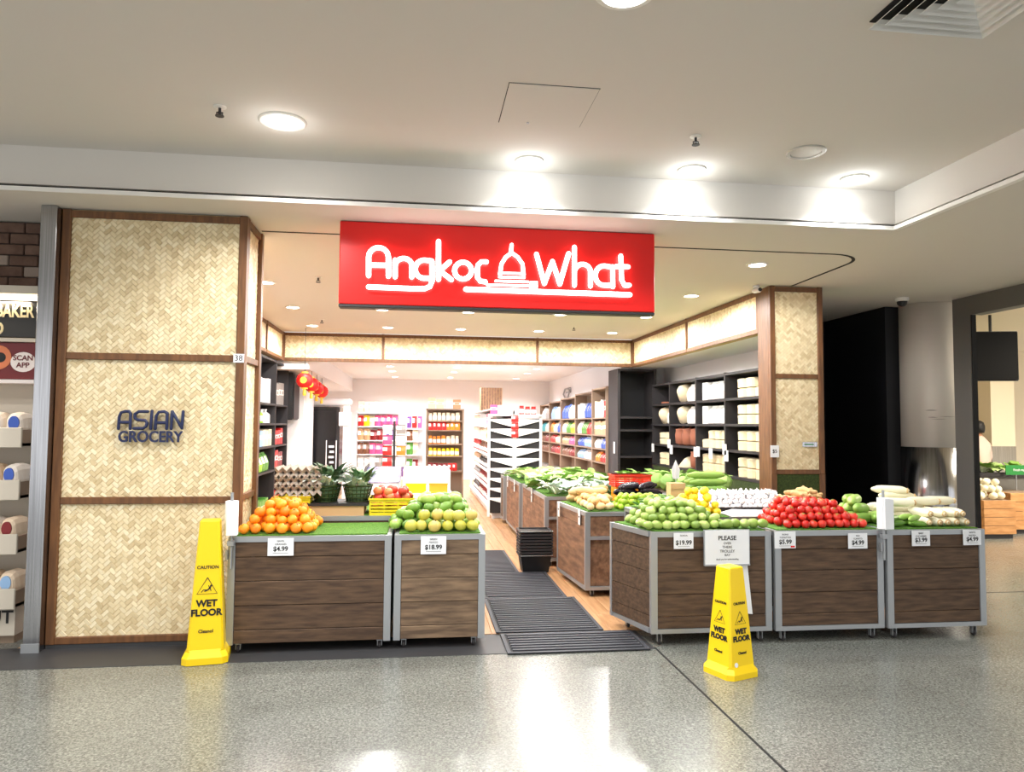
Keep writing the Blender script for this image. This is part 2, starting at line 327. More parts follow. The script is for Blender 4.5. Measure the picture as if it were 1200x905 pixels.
x0, x1, y0, y1 = 1.885, 2.435, 2.27, 2.815
B('back_box', 'shadow_gap', t, x0 + .01, x1 - .01, y0 + .01, y1 - .01, -.004, 0)
for k in range(6):
    q = .006 + k * .046; a0, a1, b0, b1 = x0 + q, x1 - q, y0 + q, y1 - q; f = .034
    mb = MB()
    for (P, Q) in (((a0, b0), (a1, b0)), ((a1, b0), (a1, b1)), ((a1, b1), (a0, b1)), ((a0, b1), (a0, b0))):
        cxm, cym = (x0 + x1) / 2, (y0 + y1) / 2
        inn = lambda u: (u[0] + (f if u[0] < cxm else -f), u[1] + (f if u[1] < cym else -f))
        A, C_ = inn(P), inn(Q)
        mb.add([(P[0], P[1], -.034), (Q[0], Q[1], -.034), (C_[0], C_[1], -.004), (A[0], A[1], -.004)], [(0, 1, 2, 3)])
    o = mb.build('louvre_ring', 'vent_white', t); o.modifiers.new('thick', 'SOLIDIFY').thickness = .002
t = thing('dome_camera', 'small dark dome security camera under the ceiling by the white column', 'camera', at(1057, 348, 1, 7.4))
t.location.z = ZS
MB().lathe([(.07, 0), (.07, -.03), (.06, -.04)], 16).build('base', 'trim_white', t); MB().lathe([(.055, -.04), (.05, -.07), (.03, -.09), (.008, -.097)], 16).build('dome', 'black_plastic', t, smooth=True)
t = thing('bullet_camera', 'small camera under ceiling beside the right bamboo pillar', 'camera', (3.42, 7.0, ZS))
MB().lathe([(.03, 0), (.03, -.02)], 12).tube([(0, .04, -.045), (0, -.06, -.055)], .028, 10).build('body', 'white_plastic', t, smooth=True); MB().lathe([(.02, -.085), (.02, -.09)], 10, (0, 0, -.055), 'y').build('lens', 'black_plastic', t)
# ------------------------------------------------------------------ woven bamboo
def weave(parent, O, U, V, N, w, h, u=.026, mi='bamboo', depth=.0042):
    """herringbone woven strips filling the rectangle O + U*[0,w] + V*[0,h], raised along N"""
    O, U, V, N = Vector(O), Vector(U), Vector(V), Vector(N); c = math.sqrt(.5)
    mb = MB(); R = int((w + h) / u) + 4
    def put(cx, cy, hx, hy):
        X, Y_ = (cx - cy) * c, (cx + cy) * c
        if not (-u < X < w + u and -u < Y_ < h + u): return
        vs = []
        tl = random.uniform(-.0015, .0015)
        for lvl, k, z in ((0, .98, 0), (1, .78, depth)):
            for sx, sy in ((-1, -1), (1, -1), (1, 1), (-1, 1)):
                px, py = cx + sx * hx * (k if hx < hy else (.97 if lvl == 0 else .86)), cy + sy * hy * (k if hy < hx else (.97 if lvl == 0 else .86))
                a, b_ = (px - py) * c, (px + py) * c
                vs.append(O + U * min(max(a, 0), w) + V * min(max(b_, 0), h) + N * (z + (tl * sx if lvl else 0)))
        mb.add(vs, [(4, 5, 6, 7), (0, 1, 5, 4), (1, 2, 6, 5), (2, 3, 7, 6), (3, 0, 4, 7)])
    # rotated frame: a = (X+Y)/sqrt2, b = (Y-X)/sqrt2
    for j in range(-int(w * c / u) - 3, int(h * c / u) + 4):
        for i in range(-2, int((w + h) * c / u) + 4):
            k = (i - j) % 4
            if k == 0: put((i + 1) * u, (j + .5) * u, u, u / 2)
            elif k == 2: put((i + .5) * u, j * u, u / 2, u)
    o = mb.build('weave', mi, parent); o['kind'] = 'stuff'
    if Vector(U).cross(Vector(V)).dot(N) < 0: o.data.flip_normals()
    return o
def framed_panel_x(t, x0, x1, zs, Yf, u=.026, fw=.055, fd=.025):
    """panels facing -Y at plane Yf; zs list of rail heights"""
    for a, b in zip(zs[:-1], zs[1:]):
        B('backing_board', 'backing', t, x0 + fw, x1 - fw, Yf, Yf + .01, a, b)
        weave(t, (x0 + fw, Yf, a + fw / 2 - .01), (1, 0, 0), (0, 0, 1), (0, -1, 0), x1 - x0 - 2 * fw, b - a - fw + .02, u)
    for x in (x0, x1 - fw): B('post', 'timber_frame', t, x, x + fw, Yf - fd, Yf + .02, zs[0], zs[-1], c=.004)
    for k, z in enumerate(zs):
        q = .0 if k == 0 else (fw if k == len(zs) - 1 else fw / 2)
        B('rail', 'timber_frame', t, x0 + fw, x1 - fw, Yf - fd + .003, Yf + .015, z - q, z - q + fw * .85, c=.004)
# left pillar
t = thing('bamboo_pillar', 'wide pillar clad in woven bamboo panels with ASIAN GROCERY lettering', 'pillar', (0, 0, 0))
PX0, PX1, PY = -2.41, -1.20, 5.22
B('core', 'backing', t, PX0 + .02, PX1 - .03, PY + .02, 5.70, 0, ZS - .002)
framed_panel_x(t, PX0, PX1, [.03, .975, 1.945, ZS - .003], PY)
for a, b in ((.03, .975), (.975, 1.945), (1.945, ZS - .003)):
    weave(t, (PX1 - .03, PY + .06, a + .02), (0, 1, 0), (0, 0, 1), (1, 0, 0), .38, b - a - .05, .026)
B('side_post', 'timber_frame', t, PX1 - .035, PX1, PY + .021, PY + .06, .03, ZS - .003, c=.003); B('side_post', 'timber_frame', t, PX1 - .035, PX1 + .005, 5.66, 5.72, .03, ZS - .003, c=.003)
for z in (.03, .955, 1.925, ZS - .053): B('side_rail', 'timber_frame', t, PX1 - .035, PX1 - .004, PY + .06, 5.66, z, z + .045, c=.003)
B('plinth', 'threshold', t, PX0, PX1 - .01, PY - .015, 5.7, 0, .03)
def strokes(name, polys, r, m, parent, crop, Yp, n=8, label=None):
    """polylines given in magnified photo pixels, laid on the vertical plane Y=Yp"""
    x0, y0, sc = crop; mb = MB()
    for poly in polys:
      runs = [[poly[0]]]
      for k in range(1, len(poly)):
        runs[-1].append(poly[k])
        if k < len(poly) - 1:
            a = Vector(poly[k]) - Vector(poly[k - 1]); b = Vector(poly[k + 1]) - Vector(poly[k])
            if a.angle(b) > .9: runs.append([poly[k]])
      for poly in runs: mb.tube([at(x0 + px / sc, y0 + py / sc, 1, Yp) for px, py in poly], r, n)
    return mb.build(name, m, parent, smooth=True)
ag = (100, 460, 8.0)
YL = PY - .03
for nm, pol in (('letter', [[(310, 340), (318, 230), (335, 190), (375, 178), (410, 178), (425, 200), (420, 340)], [(318, 280), (420, 280)]]),
                ('letter', [[(585, 180), (500, 180), (465, 205), (465, 240), (490, 258), (560, 262), (578, 285), (568, 320), (540, 338), (455, 338)]]),
                ('letter', [[(625, 175), (612, 340)]]),
                ('letter', [[(655, 340), (665, 220), (690, 185), (740, 180), (768, 195), (762, 340)], [(665, 285), (762, 285)]]),
                ('letter', [[(805, 340), (815, 180), (905, 335), (918, 180)]])):
    strokes(nm, pol, .0105, 'ink_blue', t, ag, YL)
p0, p1 = at(137, 512, 1, YL), at(215, 512, 1, YL)
text('lettering', 'GROCERY', .105, 'ink_blue', t, ((p0.x + p1.x) / 2, YL, p0.z - .002), ext=.006, off=.002, sx=.86)
t = thing('number_plate', 'small white plate reading 38 on the left pillar frame', 'sign', (-1.235, PY - .026, 1.944))
B('plate', 'paper', t, -.035, .035, -.005, 0, -.03, .03); text('digits', '38', .055, 'ink', t, (0, -.006, -.001))
# right pillar
t = thing('bamboo_pillar', 'narrow bamboo clad pillar right of the entrance with green base', 'pillar', (0, 0, 0))
B('core', 'timber_frame', t, 3.545, 4.10, 7.0, 7.23, 0, ZS - .002, c=.004)
framed_panel_x(t, 3.545, 4.12, [1.02, 2.02, ZS - .003], 6.98)
B('base_panel', 'dark_turf', t, 3.60, 4.06, 6.965, 6.995, .5, 1.02); B('base_post', 'timber_frame', t, 3.545, 3.60, 6.955, 7.0, 0, 1.02); B('base_post', 'timber_frame', t, 4.06, 4.12, 6.955, 7.0, 0, 1.02)
t = thing('wall_plate', 'small silver plate on the right bamboo pillar', 'plate', at(949, 521, 1, 6.968)); B('plate', 'steel', t, -.08, .08, -.004, 0, -.025, .025, c=.002); B('stripe', 'green_sign', t, -.06, .04, -.006, -.004, -.006, .006)
t = thing('price_tag', 'white price tag on left edge of the right bamboo pillar', 'tag', at(893, 529, 1, 6.95)); t.location.x = 3.575
B('card', 'paper', t, -.045, .045, -.004, 0, -.06, .06); text('digits', '$5', .05, 'ink', t, (0, -.005, 0))
# bamboo fascias
t = thing('bamboo_fascia', 'long woven bamboo fascia across the back of the entrance ceiling', 'fascia', (0, 0, 0))
FX = [-2.13, -.576, 1.943, 3.56]
B('core', 'backing', t, -2.13, 3.58, 11.83, 11.9, 2.487, ZS - .002)
for a, b in zip(FX[:-1], FX[1:]): weave(t, (a + .02, 11.83, 2.53), (1, 0, 0), (0, 0, 1), (0, -1, 0), b - a - .04, .36, .03)
for x in FX: B('divider', 'timber_frame', t, x - .02, x + .02, 11.80, 11.83, 2.487, ZS - .002, c=.003)
for z in (2.487, ZS - .055): B('rail', 'timber_frame', t, -2.11, 3.54, 11.805, 11.835, z, z + .05, c=.003)
t = thing('bamboo_fascia', 'woven bamboo fascia above the dark cubby shelf on the right', 'fascia', (0, 0, 0))
B('core', 'backing', t, 3.575, 3.66, 7.24, 11.8, 2.487, ZS - .002)
for a, b in ((7.24, 9.33), (9.33, 11.78)): weave(t, (3.575, a + .03, 2.53), (0, 1, 0), (0, 0, 1), (-1, 0, 0), b - a - .06, .36, .03)
for y in (7.26, 9.33, 11.76): B('divider', 'timber_frame', t, 3.55, 3.576, y - .02, y + .02, 2.487, ZS - .002, c=.003)
for z in (2.487, ZS - .055): B('rail', 'timber_frame', t, 3.555, 3.576, 7.28, 11.74, z, z + .05, c=.003)
t = thing('bamboo_fascia', 'woven bamboo fascia on the left above the black shelving', 'fascia', (0, 0, 0))
B('core', 'backing', t, -2.23, -2.145, 5.75, 11.8, 2.487, ZS - .002)
for a, b in ((7.9, 10.53), (10.53, 11.78)): weave(t, (-2.145, a + .03, 2.53), (0, 1, 0), (0, 0, 1), (1, 0, 0), b - a - .06, .36, .03)
for y in (7.9, 10.53, 11.76): B('divider', 'timber_frame', t, -2.146, -2.12, y - .02, y + .02, 2.487, ZS - .002, c=.003)
for z in (2.487, ZS - .055): B('rail', 'timber_frame', t, -2.146, -2.125, 5.75, 11.74, z, z + .05, c=.003)
# ------------------------------------------------------------------ shop sign
YS = 5.2
s0, s1, s2, s3 = at(398, 258.5, 1, YS), at(767, 276, 1, YS), at(397, 356, 1, YS), at(767.5, 366, 1, YS)
SX0, SX1 = (s0.x + s2.x) / 2, (s1.x + s3.x) / 2; SZ0 = (s2.z + s3.z) / 2
t = thing('shop_sign', 'red hanging sign with glowing white Angkor What lettering and temple emblem', 'sign', (0, 0, 0))
B('face', 'sign_red', t, SX0, SX1, YS, YS + .10, SZ0, ZS - .005, c=.006)
B('bottom_rail', 'charcoal', t, SX0, SX1, YS + .004, YS + .11, SZ0 - .022, SZ0, c=.004)
sc_ = (380, 240, 2.927); r_ = .0178; YT = YS - .032
def arc(cx, cy, r, a0, a1, n=10, ry=None):
    ry = ry or r; return [(cx + r * math.cos(math.radians(a0 + (a1 - a0) * k / n)), cy + ry * math.sin(math.radians(a0 + (a1 - a0) * k / n))) for k in range(n + 1)]
L = {'A': [[(152, 243), (152, 182)] + arc(186, 180, 34, 180, 360, 10, 33) + [(220, 245)], [(154, 207), (220, 208)]],
     'n': [[(243, 247), (243, 190)], [(243, 205)] + arc(272, 208, 28, 200, 360, 8, 24) + [(300, 248)]],
     'g': [[(368, 193), (345, 190)] + arc(342, 221, 30, 260, 90, 10, 31) + [(368, 252)], [(369, 193), (370, 262), (362, 281), (345, 288), (300, 288), (152, 282)]],
     'k': [[(392, 126), (392, 256)], [(430, 196), (396, 226), (436, 257)]],
     'o': [arc(476, 226, 29, 0, 352, 18, 29)],
     'r': [[(556, 196), (538, 196), (527, 207), (525, 225), (526, 250), (535, 262), (552, 264)]],
     'W': [[(728, 170), (755, 270), (783, 195), (808, 272), (838, 168)]],
     'h': [[(858, 146), (858, 276)], [(858, 222)] + arc(886, 230, 27, 200, 360, 8, 26) + [(913, 279)]],
     'a': [[(986, 214), (962, 210)] + arc(958, 243, 28, 260, 100, 10, 33) + [(988, 277)], [(989, 213), (990, 281)]],
     't': [[(1017, 176), (1020, 258), (1030, 276), (1046, 276)], [(1000, 212), (1042, 213)]]}
for k in 'AngkorWhat': strokes('letter', L[k], r_, 'neon', t, sc_, YT)
strokes('underline', [[(486, 290), (1048, 309)]], r_ * 1.05, 'neon', t, sc_, YT)
e = strokes('emblem', [[(643, 138), (640, 165)], [(643, 165), (622, 180), (608, 203), (603, 238)], [(643, 165), (664, 180), (680, 203), (684, 240)]], r_ * .8, 'neon', t, sc_, YT)
for (a, b, y0_, y1_) in ((608, 680, 231, 237), (598, 690, 245, 251), (586, 702, 259, 265), (556, 730, 273, 279)):
    q = [at(sc_[0] + px / sc_[2], sc_[1] + (py + (px - 643) * .03) / sc_[2], 1, YT) for px, py in ((a, y1_), (b, y1_), (b, y0_), (a, y0_))]
    MB().extrude(q, (0, .02, 0)).build('emblem_step', 'neon', e)
text('emblem_block', '', .01, 'neon', e, (0, 0, 0)) if False else None
q = [at(sc_[0] + px / sc_[2], sc_[1] + py / sc_[2], 1, YT) for px, py in ((706, 284), (732, 285), (732, 262), (706, 262))]
MB().extrude(q, (0, .02, 0)).build('emblem_step', 'neon', e)
for x in (SX0 + .35, SX1 - .35): MB().tube([(x, YS + .05, ZS - .01), (x, YS + .05, ZS)], .01, 6, caps=False).build('hanger', 'charcoal', t)
# ------------------------------------------------------------------ bins on castors
def caster(t, x, y, h=.07):
    c = MB().box(x - .018, x + .018, y - .018, y + .018, h - .006, h).box(x - .016, x - .012, y - .014, y + .014, .02, h - .006).box(x + .012, x + .016, y - .014, y + .014, .02, h - .006).build('caster', 'alu', t)
    MB().lathe([(.022, -.009), (.026, -.006), (.026, .006), (.022, .009)], 12, (x, y, .026), 'x').build('wheel', 'charcoal', c)
def make_bin(label, X0, X1, Y0, Y1, zt=.77, z0=.07, wood='bin_wood', n=5, XB0=None, bottom=True, side=True, shelf=None, deck='turf', group='wooden produce bins on castors', loc=(0, 0, 0), rz=0, zdeck=.012, XB1=None):
    t = thing('produce_bin', label, 'produce bin', loc, rz, group); XB0 = X0 if XB0 is None else XB0; XB1 = X1 if XB1 is None else XB1
    p = .045; a = .035
    m = MB()
    def bar(p0, p1, w, z_0, z_1):                  # horizontal bar of width w inward
        d = (Vector(p1) - Vector(p0)).normalized(); nn = Vector((-d.y, d.x)) * w
        q = [(p0[0], p0[1]), (p1[0], p1[1]), (p1[0] + nn.x, p1[1] + nn.y), (p0[0] + nn.x, p0[1] + nn.y)]
        m.hexa([(x, y, z_0) for x, y in q], [(x, y, z_1) for x, y in q])
    def short(a_, b_):
        a_, b_ = Vector(a_), Vector(b_); d = (b_ - a_).normalized() * .0401; return (a_ + d), (b_ - d)
    cor = [(X0, Y0), (X1, Y0), (XB1, Y1), (XB0, Y1)]
    for k in range(4): bar(*((cor[k], cor[(k + 1) % 4]) if k % 2 == 0 else short(cor[k], cor[(k + 1) % 4])), .04, zt - a, zt)
    if bottom:
        for k in range(4): bar(*((cor[k], cor[(k + 1) % 4]) if k % 2 == 0 else short(cor[k], cor[(k + 1) % 4])), .04, z0, z0 + .03)
    for (x, y), sx, sy in ((cor[0], 1, 1), (cor[1], -1, 1), (cor[2], -1, -1), (cor[3], 1, -1)):
        m.box(min(x, x + sx * p), max(x, x + sx * p), min(y, y + sy * .04), max(y, y + sy * .04), z0 + (.03 if bottom else 0), zt - a)
    m.build('frame', 'alu', t)
    lo, hi = (z0 + .03 if bottom else z0 + .005), zt - a
    if n > 1:
        first = (hi - lo) * .15; hs = [first] + [(hi - lo - first) / (n - 1 - .45)] * (n - 1); hs[-1] *= .55
    else: hs = [hi - lo]
    z = hi
    if shelf is None:
        for k, h in enumerate(hs):
            B('plank', wood, t, X0 + p, X1 - p, Y0 + .006 + (k % 2) * .002, Y0 + .024, z - h + .002, z - .001, c=.003); z -= h
    else:                                          # open front: short apron, shelf bar, recessed panel
        B('plank', wood, t, X0 + p, X1 - p, Y0 + .008, Y0 + .024, shelf + .03, hi, c=.003)
        B('shelf_bar', 'alu', t, X0 + p, X1 - p, Y0, Y0 + .03, shelf, shelf + .03)
        B('plank', wood, t, X0 + p, X1 - p, Y0 + .03, Y0 + .05, lo, shelf, c=.003)
    if side:
        z = hi
        for k, h in enumerate(hs):
            q = [(X0 + .006, Y0 + .04), (X0 + .022, Y0 + .04), (XB0 + .022, Y1 - .04), (XB0 + .006, Y1 - .04)]
            MB().hexa([(x, y, z - h + .003) for x, y in q], [(x, y, z - .001) for x, y in q]).build('side_plank', wood, t); z -= h
    for xx, xb, sg in ((X1, XB1, -1),):
        q = [(xx - .022, Y0 + .04), (xx - .006, Y0 + .04), (xb - .006, Y1 - .04), (xb - .022, Y1 - .04)]
        MB().hexa([(x, y, lo) for x, y in q], [(x, y, hi) for x, y in q]).build('side_panel', wood, t)
    B('back_panel', wood, t, XB0 + p, XB1 - p, Y1 - .022, Y1 - .006, lo, hi)
    q = [(X0 + .03, Y0 + .03), (X1 - .03, Y0 + .03), (XB1 - .03, Y1 - .03), (XB0 + .03, Y1 - .03)]
    MB().hexa([(x, y, zt - .025) for x, y in q], [(x, y, zt - .004) for x, y in q]).build('deck', wood, t)
    if deck:
        MB().hexa([(x, y, zt - .004) for x, y in q], [(x, y, zt - .004 + zdeck) for x, y in q]).build('liner', deck, t)
    for x, y in ((X0 + .07, Y0 + .05), (X1 - .07, Y0 + .05), (XB1 - .07, Y1 - .07), (XB0 + .12, Y1 - .07)): caster(t, x, y, z0)
    return t
ZT = .77
make_bin('long dark plank bin left of the aisle holding oranges', -1.215, -.165, 4.965, 5.58, .755, .06, bottom=False)
make_bin('pale plank bin beside the aisle heaped with green mangoes', -.145, .465, 4.965, 5.6, .755, .06, wood='bin_wood_light', bottom=False)
make_bin('dark bin with slanted side holding pale green guavas and PLEASE notice', 1.595, 2.465, 4.855, 5.40, ZT, .082, XB0=1.45)
make_bin('dark plank bin topped with a heap of red tomatoes', 2.485, 3.30, 4.84, 5.42, ZT, .082, side=False)
make_bin('dark plank bin at the right end holding white radishes', 3.32, 4.085, 4.825, 5.42, ZT, .082, side=False, XB1=3.95)
make_bin('bin behind the oranges carrying egg trays and leafy baskets', -1.17, .40, 5.64, 6.5, .80, .065, side=False)
make_bin('bench bin behind guavas and tomatoes carrying garlic and paper sheet', 1.80, 3.42, 5.46, 6.22, .79, .065, side=False, deck=None)
make_bin('open fronted bin in the aisle holding potatoes and limes', 1.46, 2.46, 6.25, 7.17, .74, .065, wood='bin_wood_warm', n=2, shelf=.50, XB0=1.385)
make_bin('bin along the aisle behind the stacked black baskets, leafy greens on top', 1.34, 2.45, 7.62, 9.3, .74, .065, wood='bin_wood_warm', n=2, shelf=.50, XB0=1.34)
make_bin('bin along the aisle between greens and the small crate bin', 1.31, 2.45, 9.36, 10.75, .74, .065, wood='bin_wood_warm', n=1)
make_bin('small pale plank bin farthest down the aisle before white shelves', 1.29, 1.72, 10.95, 11.3, .72, .065, wood='bin_wood_light', n=6)
make_bin('bench bin holding long green gourds before the cubby shelf', 2.50, 3.45, 6.27, 7.3, .80, .065, side=False, deck=None)
make_bin('bench bin holding cabbages before the cubby shelf', 2.50, 3.45, 7.36, 9.2, .80, .065, side=False, deck=None)
# ------------------------------------------------------------------ produce
def ball(name, m, rx_, ry_, rz_, nu=12, nv=8, bend=0, taper=0):
    mb = MB(); prof = []
    vs = []; fs = []
    for j in range(1, nv):
        a = math.pi * j / nv
        for i in range(nu):
            b = 2 * math.pi * i / nu; k = 1 + taper * math.cos(a)
            vs.append((rx_ * math.cos(a) * 1.0, ry_ * math.sin(a) * math.cos(b) * k + bend * (math.cos(a) ** 2), rz_ * math.sin(a) * math.sin(b) * k))
    n = len(vs); vs += [(rx_, bend, 0), (-rx_, bend, 0)]
    for j in range(nv - 2):
        for i in range(nu): fs.append((j * nu + i, j * nu + (i + 1) % nu, (j + 1) * nu + (i + 1) % nu, (j + 1) * nu + i))
    for i in range(nu): fs.append((n, (i + 1) % nu, i)); fs.append((n + 1, (nv - 2) * nu + i, (nv - 2) * nu + (i + 1) % nu))
    mb.add(vs, fs); return mb.mesh(name, m, True)
def round_fruit(name, m, r, squash=.9, dim=.16):   # axis z with dimples at the ends
    prof = [(.02 * r, -squash * r * .93)]
    for k in range(1, 9):
        a = -math.pi / 2 + math.pi * k / 9; prof.append((r * math.cos(a), r * squash * math.sin(a)))
    prof += [(.16 * r, squash * r * .97), (.05 * r, squash * r * (1 - dim))]
    return MB().lathe(prof, 12).mesh(name, m, True)
stem_me = MB().lathe([(.006, 0), (.005, .004), (.002, .008)], 6).mesh('stem_end', 'stem_brown')
calyx = MB()
for k in range(5):
    a = k * 2 * math.pi / 5; calyx.add([(0, 0, .001), (.008 * math.cos(a - .4), .008 * math.sin(a - .4), .002), (.017 * math.cos(a), .017 * math.sin(a), .0005), (.008 * math.cos(a + .4), .008 * math.sin(a + .4), .002)], [(0, 1, 2, 3)])
calyx_me = calyx.mesh('calyx', 'okra')
def heap(name, me, label, cat, group, x0, x1, y0, y1, z0, dx, dy, dz, layers, rot='any', sh=(.6, .55, .6, .1), part=None, keep_rows=3, jit=.38, half=None):
    """courses of fruit; sh = inset per layer as multiples of pitch (left, front, right, back)"""
    hz_ = half or dz * .62; n = 0
    for k in range(layers):
        a0, a1 = x0 + sh[0] * dx * k, x1 - sh[2] * dx * k; b0, b1 = y0 + sh[1] * dy * k, y1 - sh[3] * dy * k
        nx = int((a1 - a0) / dx + .3); ny = int((b1 - b0) / dy + .3)
        if nx < 1 or ny < 1: continue
        for j in range(ny):
            for i in range(nx):
                if k < layers - 1 and j >= keep_rows and 1 < i < nx - 2: continue
                x = a0 + (i + .5 + (.5 if (j + k) % 2 and nx > 2 else 0) * .6) * (a1 - a0) / nx - (.15 * dx if nx > 2 else 0)
                if x > a1 - dx * .3: continue
                y = b0 + (j + .5) * (b1 - b0) / ny
                x += random.uniform(-jit, jit) * dx * .5; y += random.uniform(-jit, jit) * dy * .5
                z = z0 + hz_ + k * dz + random.uniform(-.04, .2) * dz * min(1, k + .25)
                r = (random.uniform(0, 6.3),) * 3 if rot == 'any' else (random.uniform(-.5, .5), random.uniform(-.45, .45), random.uniform(0, 6.3)) if rot == 'flat' else (random.uniform(-.7, .7), random.uniform(-.7, .7), random.uniform(0, 6.3)) if rot == 'up' else (random.uniform(-.2, .2), random.uniform(-.15, .15), rot + random.uniform(-.25, .25))
                s = random.uniform(.93, 1.05)
                o = tag(inst(name, me, None, (x, y, z), r, s), label, cat, group); n += 1
                if part: inst(part[0], part[1], o, (0, 0, part[2]))
    return n
O_ME = round_fruit('orange', 'orange_skin', .0365, .92)
heap('orange', O_ME, 'ripe orange in the heap on the left bin', 'orange', 'oranges on the left bin', -1.15, -.68, 5.0, 5.5, .765, .073, .07, .044, 4, 'up', (.5, .75, .62, .1), ('stem_end', stem_me, .030), 9, half=.034)
MG = ball('mango', 'mango_green', .056, .040, .036, bend=.006, taper=.12)
MY = ball('mango', 'mango_yellow', .045, .040, .039, taper=.08)
heap('mango', MY, 'yellow green round mango in the front row beside the aisle', 'mango', 'yellow mangoes in the front row', -.08, .43, 5.0, 5.085, .765, .078, .08, .06, 2, 'flat', (.9, .3, .2, -.6), ('stem_end', stem_me, .036), 9, half=.039)
heap('mango', MG, 'green mango in the heap beside the aisle', 'mango', 'green mangoes beside the aisle', -.20, .42, 5.09, 5.56, .765, .098, .08, .05, 4, 'flat', (.75, .7, .3, .1), None, 9, half=.038)
G_ME = ball('guava', 'guava', .043, .030, .029, taper=.14, bend=.004)
heap('guava', G_ME, 'pale green guava in the heap above the slanted bin', 'guava', 'guavas on the slanted bin', 1.56, 2.18, 4.89, 5.36, ZT + .008, .070, .062, .042, 4, 'flat', (.5, .8, .9, .1), None, 9, half=.030)
CH = ball('chayote', 'guava', .055, .036, .033, taper=.25)
for i in range(5): tag(inst('chayote', CH, None, (2.17 + i * .066, 4.925 + (i % 2) * .02, ZT + .044), (.1, .1, .5 + .3 * (i % 3))), 'pale green chayote in the single row behind the PLEASE notice', 'chayote', 'chayotes behind the notice')
T_ME = round_fruit('tomato', 'tomato', .032, .88)
heap('tomato', T_ME, 'red tomato in the heap on the dark right bin', 'tomato', 'tomatoes on the right bin', 2.60, 3.24, 4.88, 5.38, ZT + .008, .065, .062, .042, 4, 'up', (.55, .7, .9, .1), ('calyx', calyx_me, .026), 9, half=.029)
# ginger behind the tomatoes
gm = MB().tube([(-.07, 0, 0), (-.02, .01, .008), (.03, -.004, 0), (.075, .01, .004)], [.02, .026, .024, .016], 8).tube([(0, 0, 0), (.01, .05, .008)], [.02, .014], 8).tube([(.03, 0, 0), (.05, -.045, .01)], [.018, .012], 8).tube([(-.04, 0, 0), (-.05, .04, .02)], [.018, .012], 8).mesh('ginger', 'ginger', True)
for i, (x, y, z) in enumerate(((2.93, 5.36, .965), (3.06, 5.37, .965), (2.99, 5.37, 1.0), (3.1, 5.40, .99), (3.03, 5.39, 1.03), (2.92, 5.47, .96), (3.05, 5.47, .97), (2.98, 5.46, 1.01))):
    tag(inst('ginger_root', gm, None, (x, y - .0, z - .035), (random.uniform(-.2, .2), random.uniform(-.2, .2), i * 1.3)), 'knobbly ginger root piled behind the tomatoes', 'ginger', 'ginger roots behind the tomatoes')
B('support_block', 'card', None, 2.86, 3.16, 5.44, 5.6, .792, .895); tag(bpy.context.scene.objects['support_block'], 'low cardboard box under the ginger roots behind the tomatoes', 'box'); bpy.context.scene.objects['support_block'].name = 'cardboard_box'
# long vegetables
def longveg(name, m, L, r, bend=.01, n=9, tip=.25):
    pts = []; rs = []
    for k in range(n):
        u = k / (n - 1); pts.append((-L / 2 + L * u, bend * (1 - (2 * u - 1) ** 2), 0)); rs.append(r * min(1, tip + 3.2 * min(u, 1 - u)))
    return MB().tube(pts, rs, 10).mesh(name, m, True)
DK = longveg('daikon', 'daikon', .24, .033, .004, 9, .5)
root_end = MB().lathe([(.020, 0), (.022, .006), (.012, .012), (.004, .02)], 10, axis='x').mesh('crown', 'ginger', True)
def daikon(x, y, z, rz, s=1):
    o = tag(inst('white_radish', DK, None, (x, y, z), (0, 0, rz), s), 'long white radish stacked on the right end bin', 'radish', 'white radishes on the right end bin')
    inst('crown', root_end, o, (.118, 0, 0))
for k, row in enumerate(((3.72, 3.80, 3.87, 3.94, 4.01), (3.74, 3.84, 3.93, 4.0), )):
    for x in row: daikon(x, 5.02 + .02 * k, ZT + .040 + .060 * k, -math.pi / 2 + random.uniform(-.15, .15))
for x, y, z, r in ((3.64, 5.16, .93, -.35), (3.83, 5.14, .94, -.3), (3.95, 5.13, .945, -.25), (3.76, 5.32, .90, -.5), (3.80, 5.28, .90, -.35), (3.74, 5.30, .965, -.4), (3.70, 5.33, 1.01, -.7)): daikon(x, y, z, r)
heap('white_radish', DK, 'long white radish stacked on the right end bin', 'radish', 'white radishes on the right end bin', 3.5, 3.96, 5.2, 5.38, ZT + .008, .20, .066, .056, 2, 0.0, (0, .3, .2, 0), None, 9, half=.034)
LU = longveg('luffa', 'gourd', .17, .040, .012, 9, .5); CU = longveg('cucumber', 'cucumber', .15, .022, .008); OK = longveg('okra', 'okra', .085, .011, .006, 7, .2)
heap('luffa', LU, 'fat green luffa piled between tomatoes and white radishes', 'luffa', 'luffas between tomatoes and radishes', 3.20, 3.56, 5.06, 5.40, ZT + .008, .16, .08, .058, 3, .5, (.2, .8, .35, .05), None, 9, half=.042)
heap('cucumber', CU, 'small green cucumber in front of the white radishes', 'cucumber', 'cucumbers in front of the radishes', 3.36, 3.70, 4.875, 5.05, ZT + .008, .135, .045, .036, 2, .3, (.1, .5, .3, .2), None, 9, half=.024)
GO = longveg('gourd', 'gourd', .34, .034, .008, 11, .45)
for k, (x, y, z) in enumerate(((2.70, 6.50, .838), (2.74, 6.58, .838), (2.70, 6.67, .838), (2.72, 6.55, .905), (2.70, 6.63, .905), (2.73, 6.60, .97), (2.72, 6.76, .84), (2.72, 6.71, .905), (2.71, 6.67, .97), (2.72, 6.64, 1.035))):
    tag(inst('long_gourd', GO, None, (x, y, z), (0, 0, random.uniform(-.12, .12))), 'long smooth green gourd stacked before the cubby shelf', 'gourd', 'long gourds before the cubby shelf')
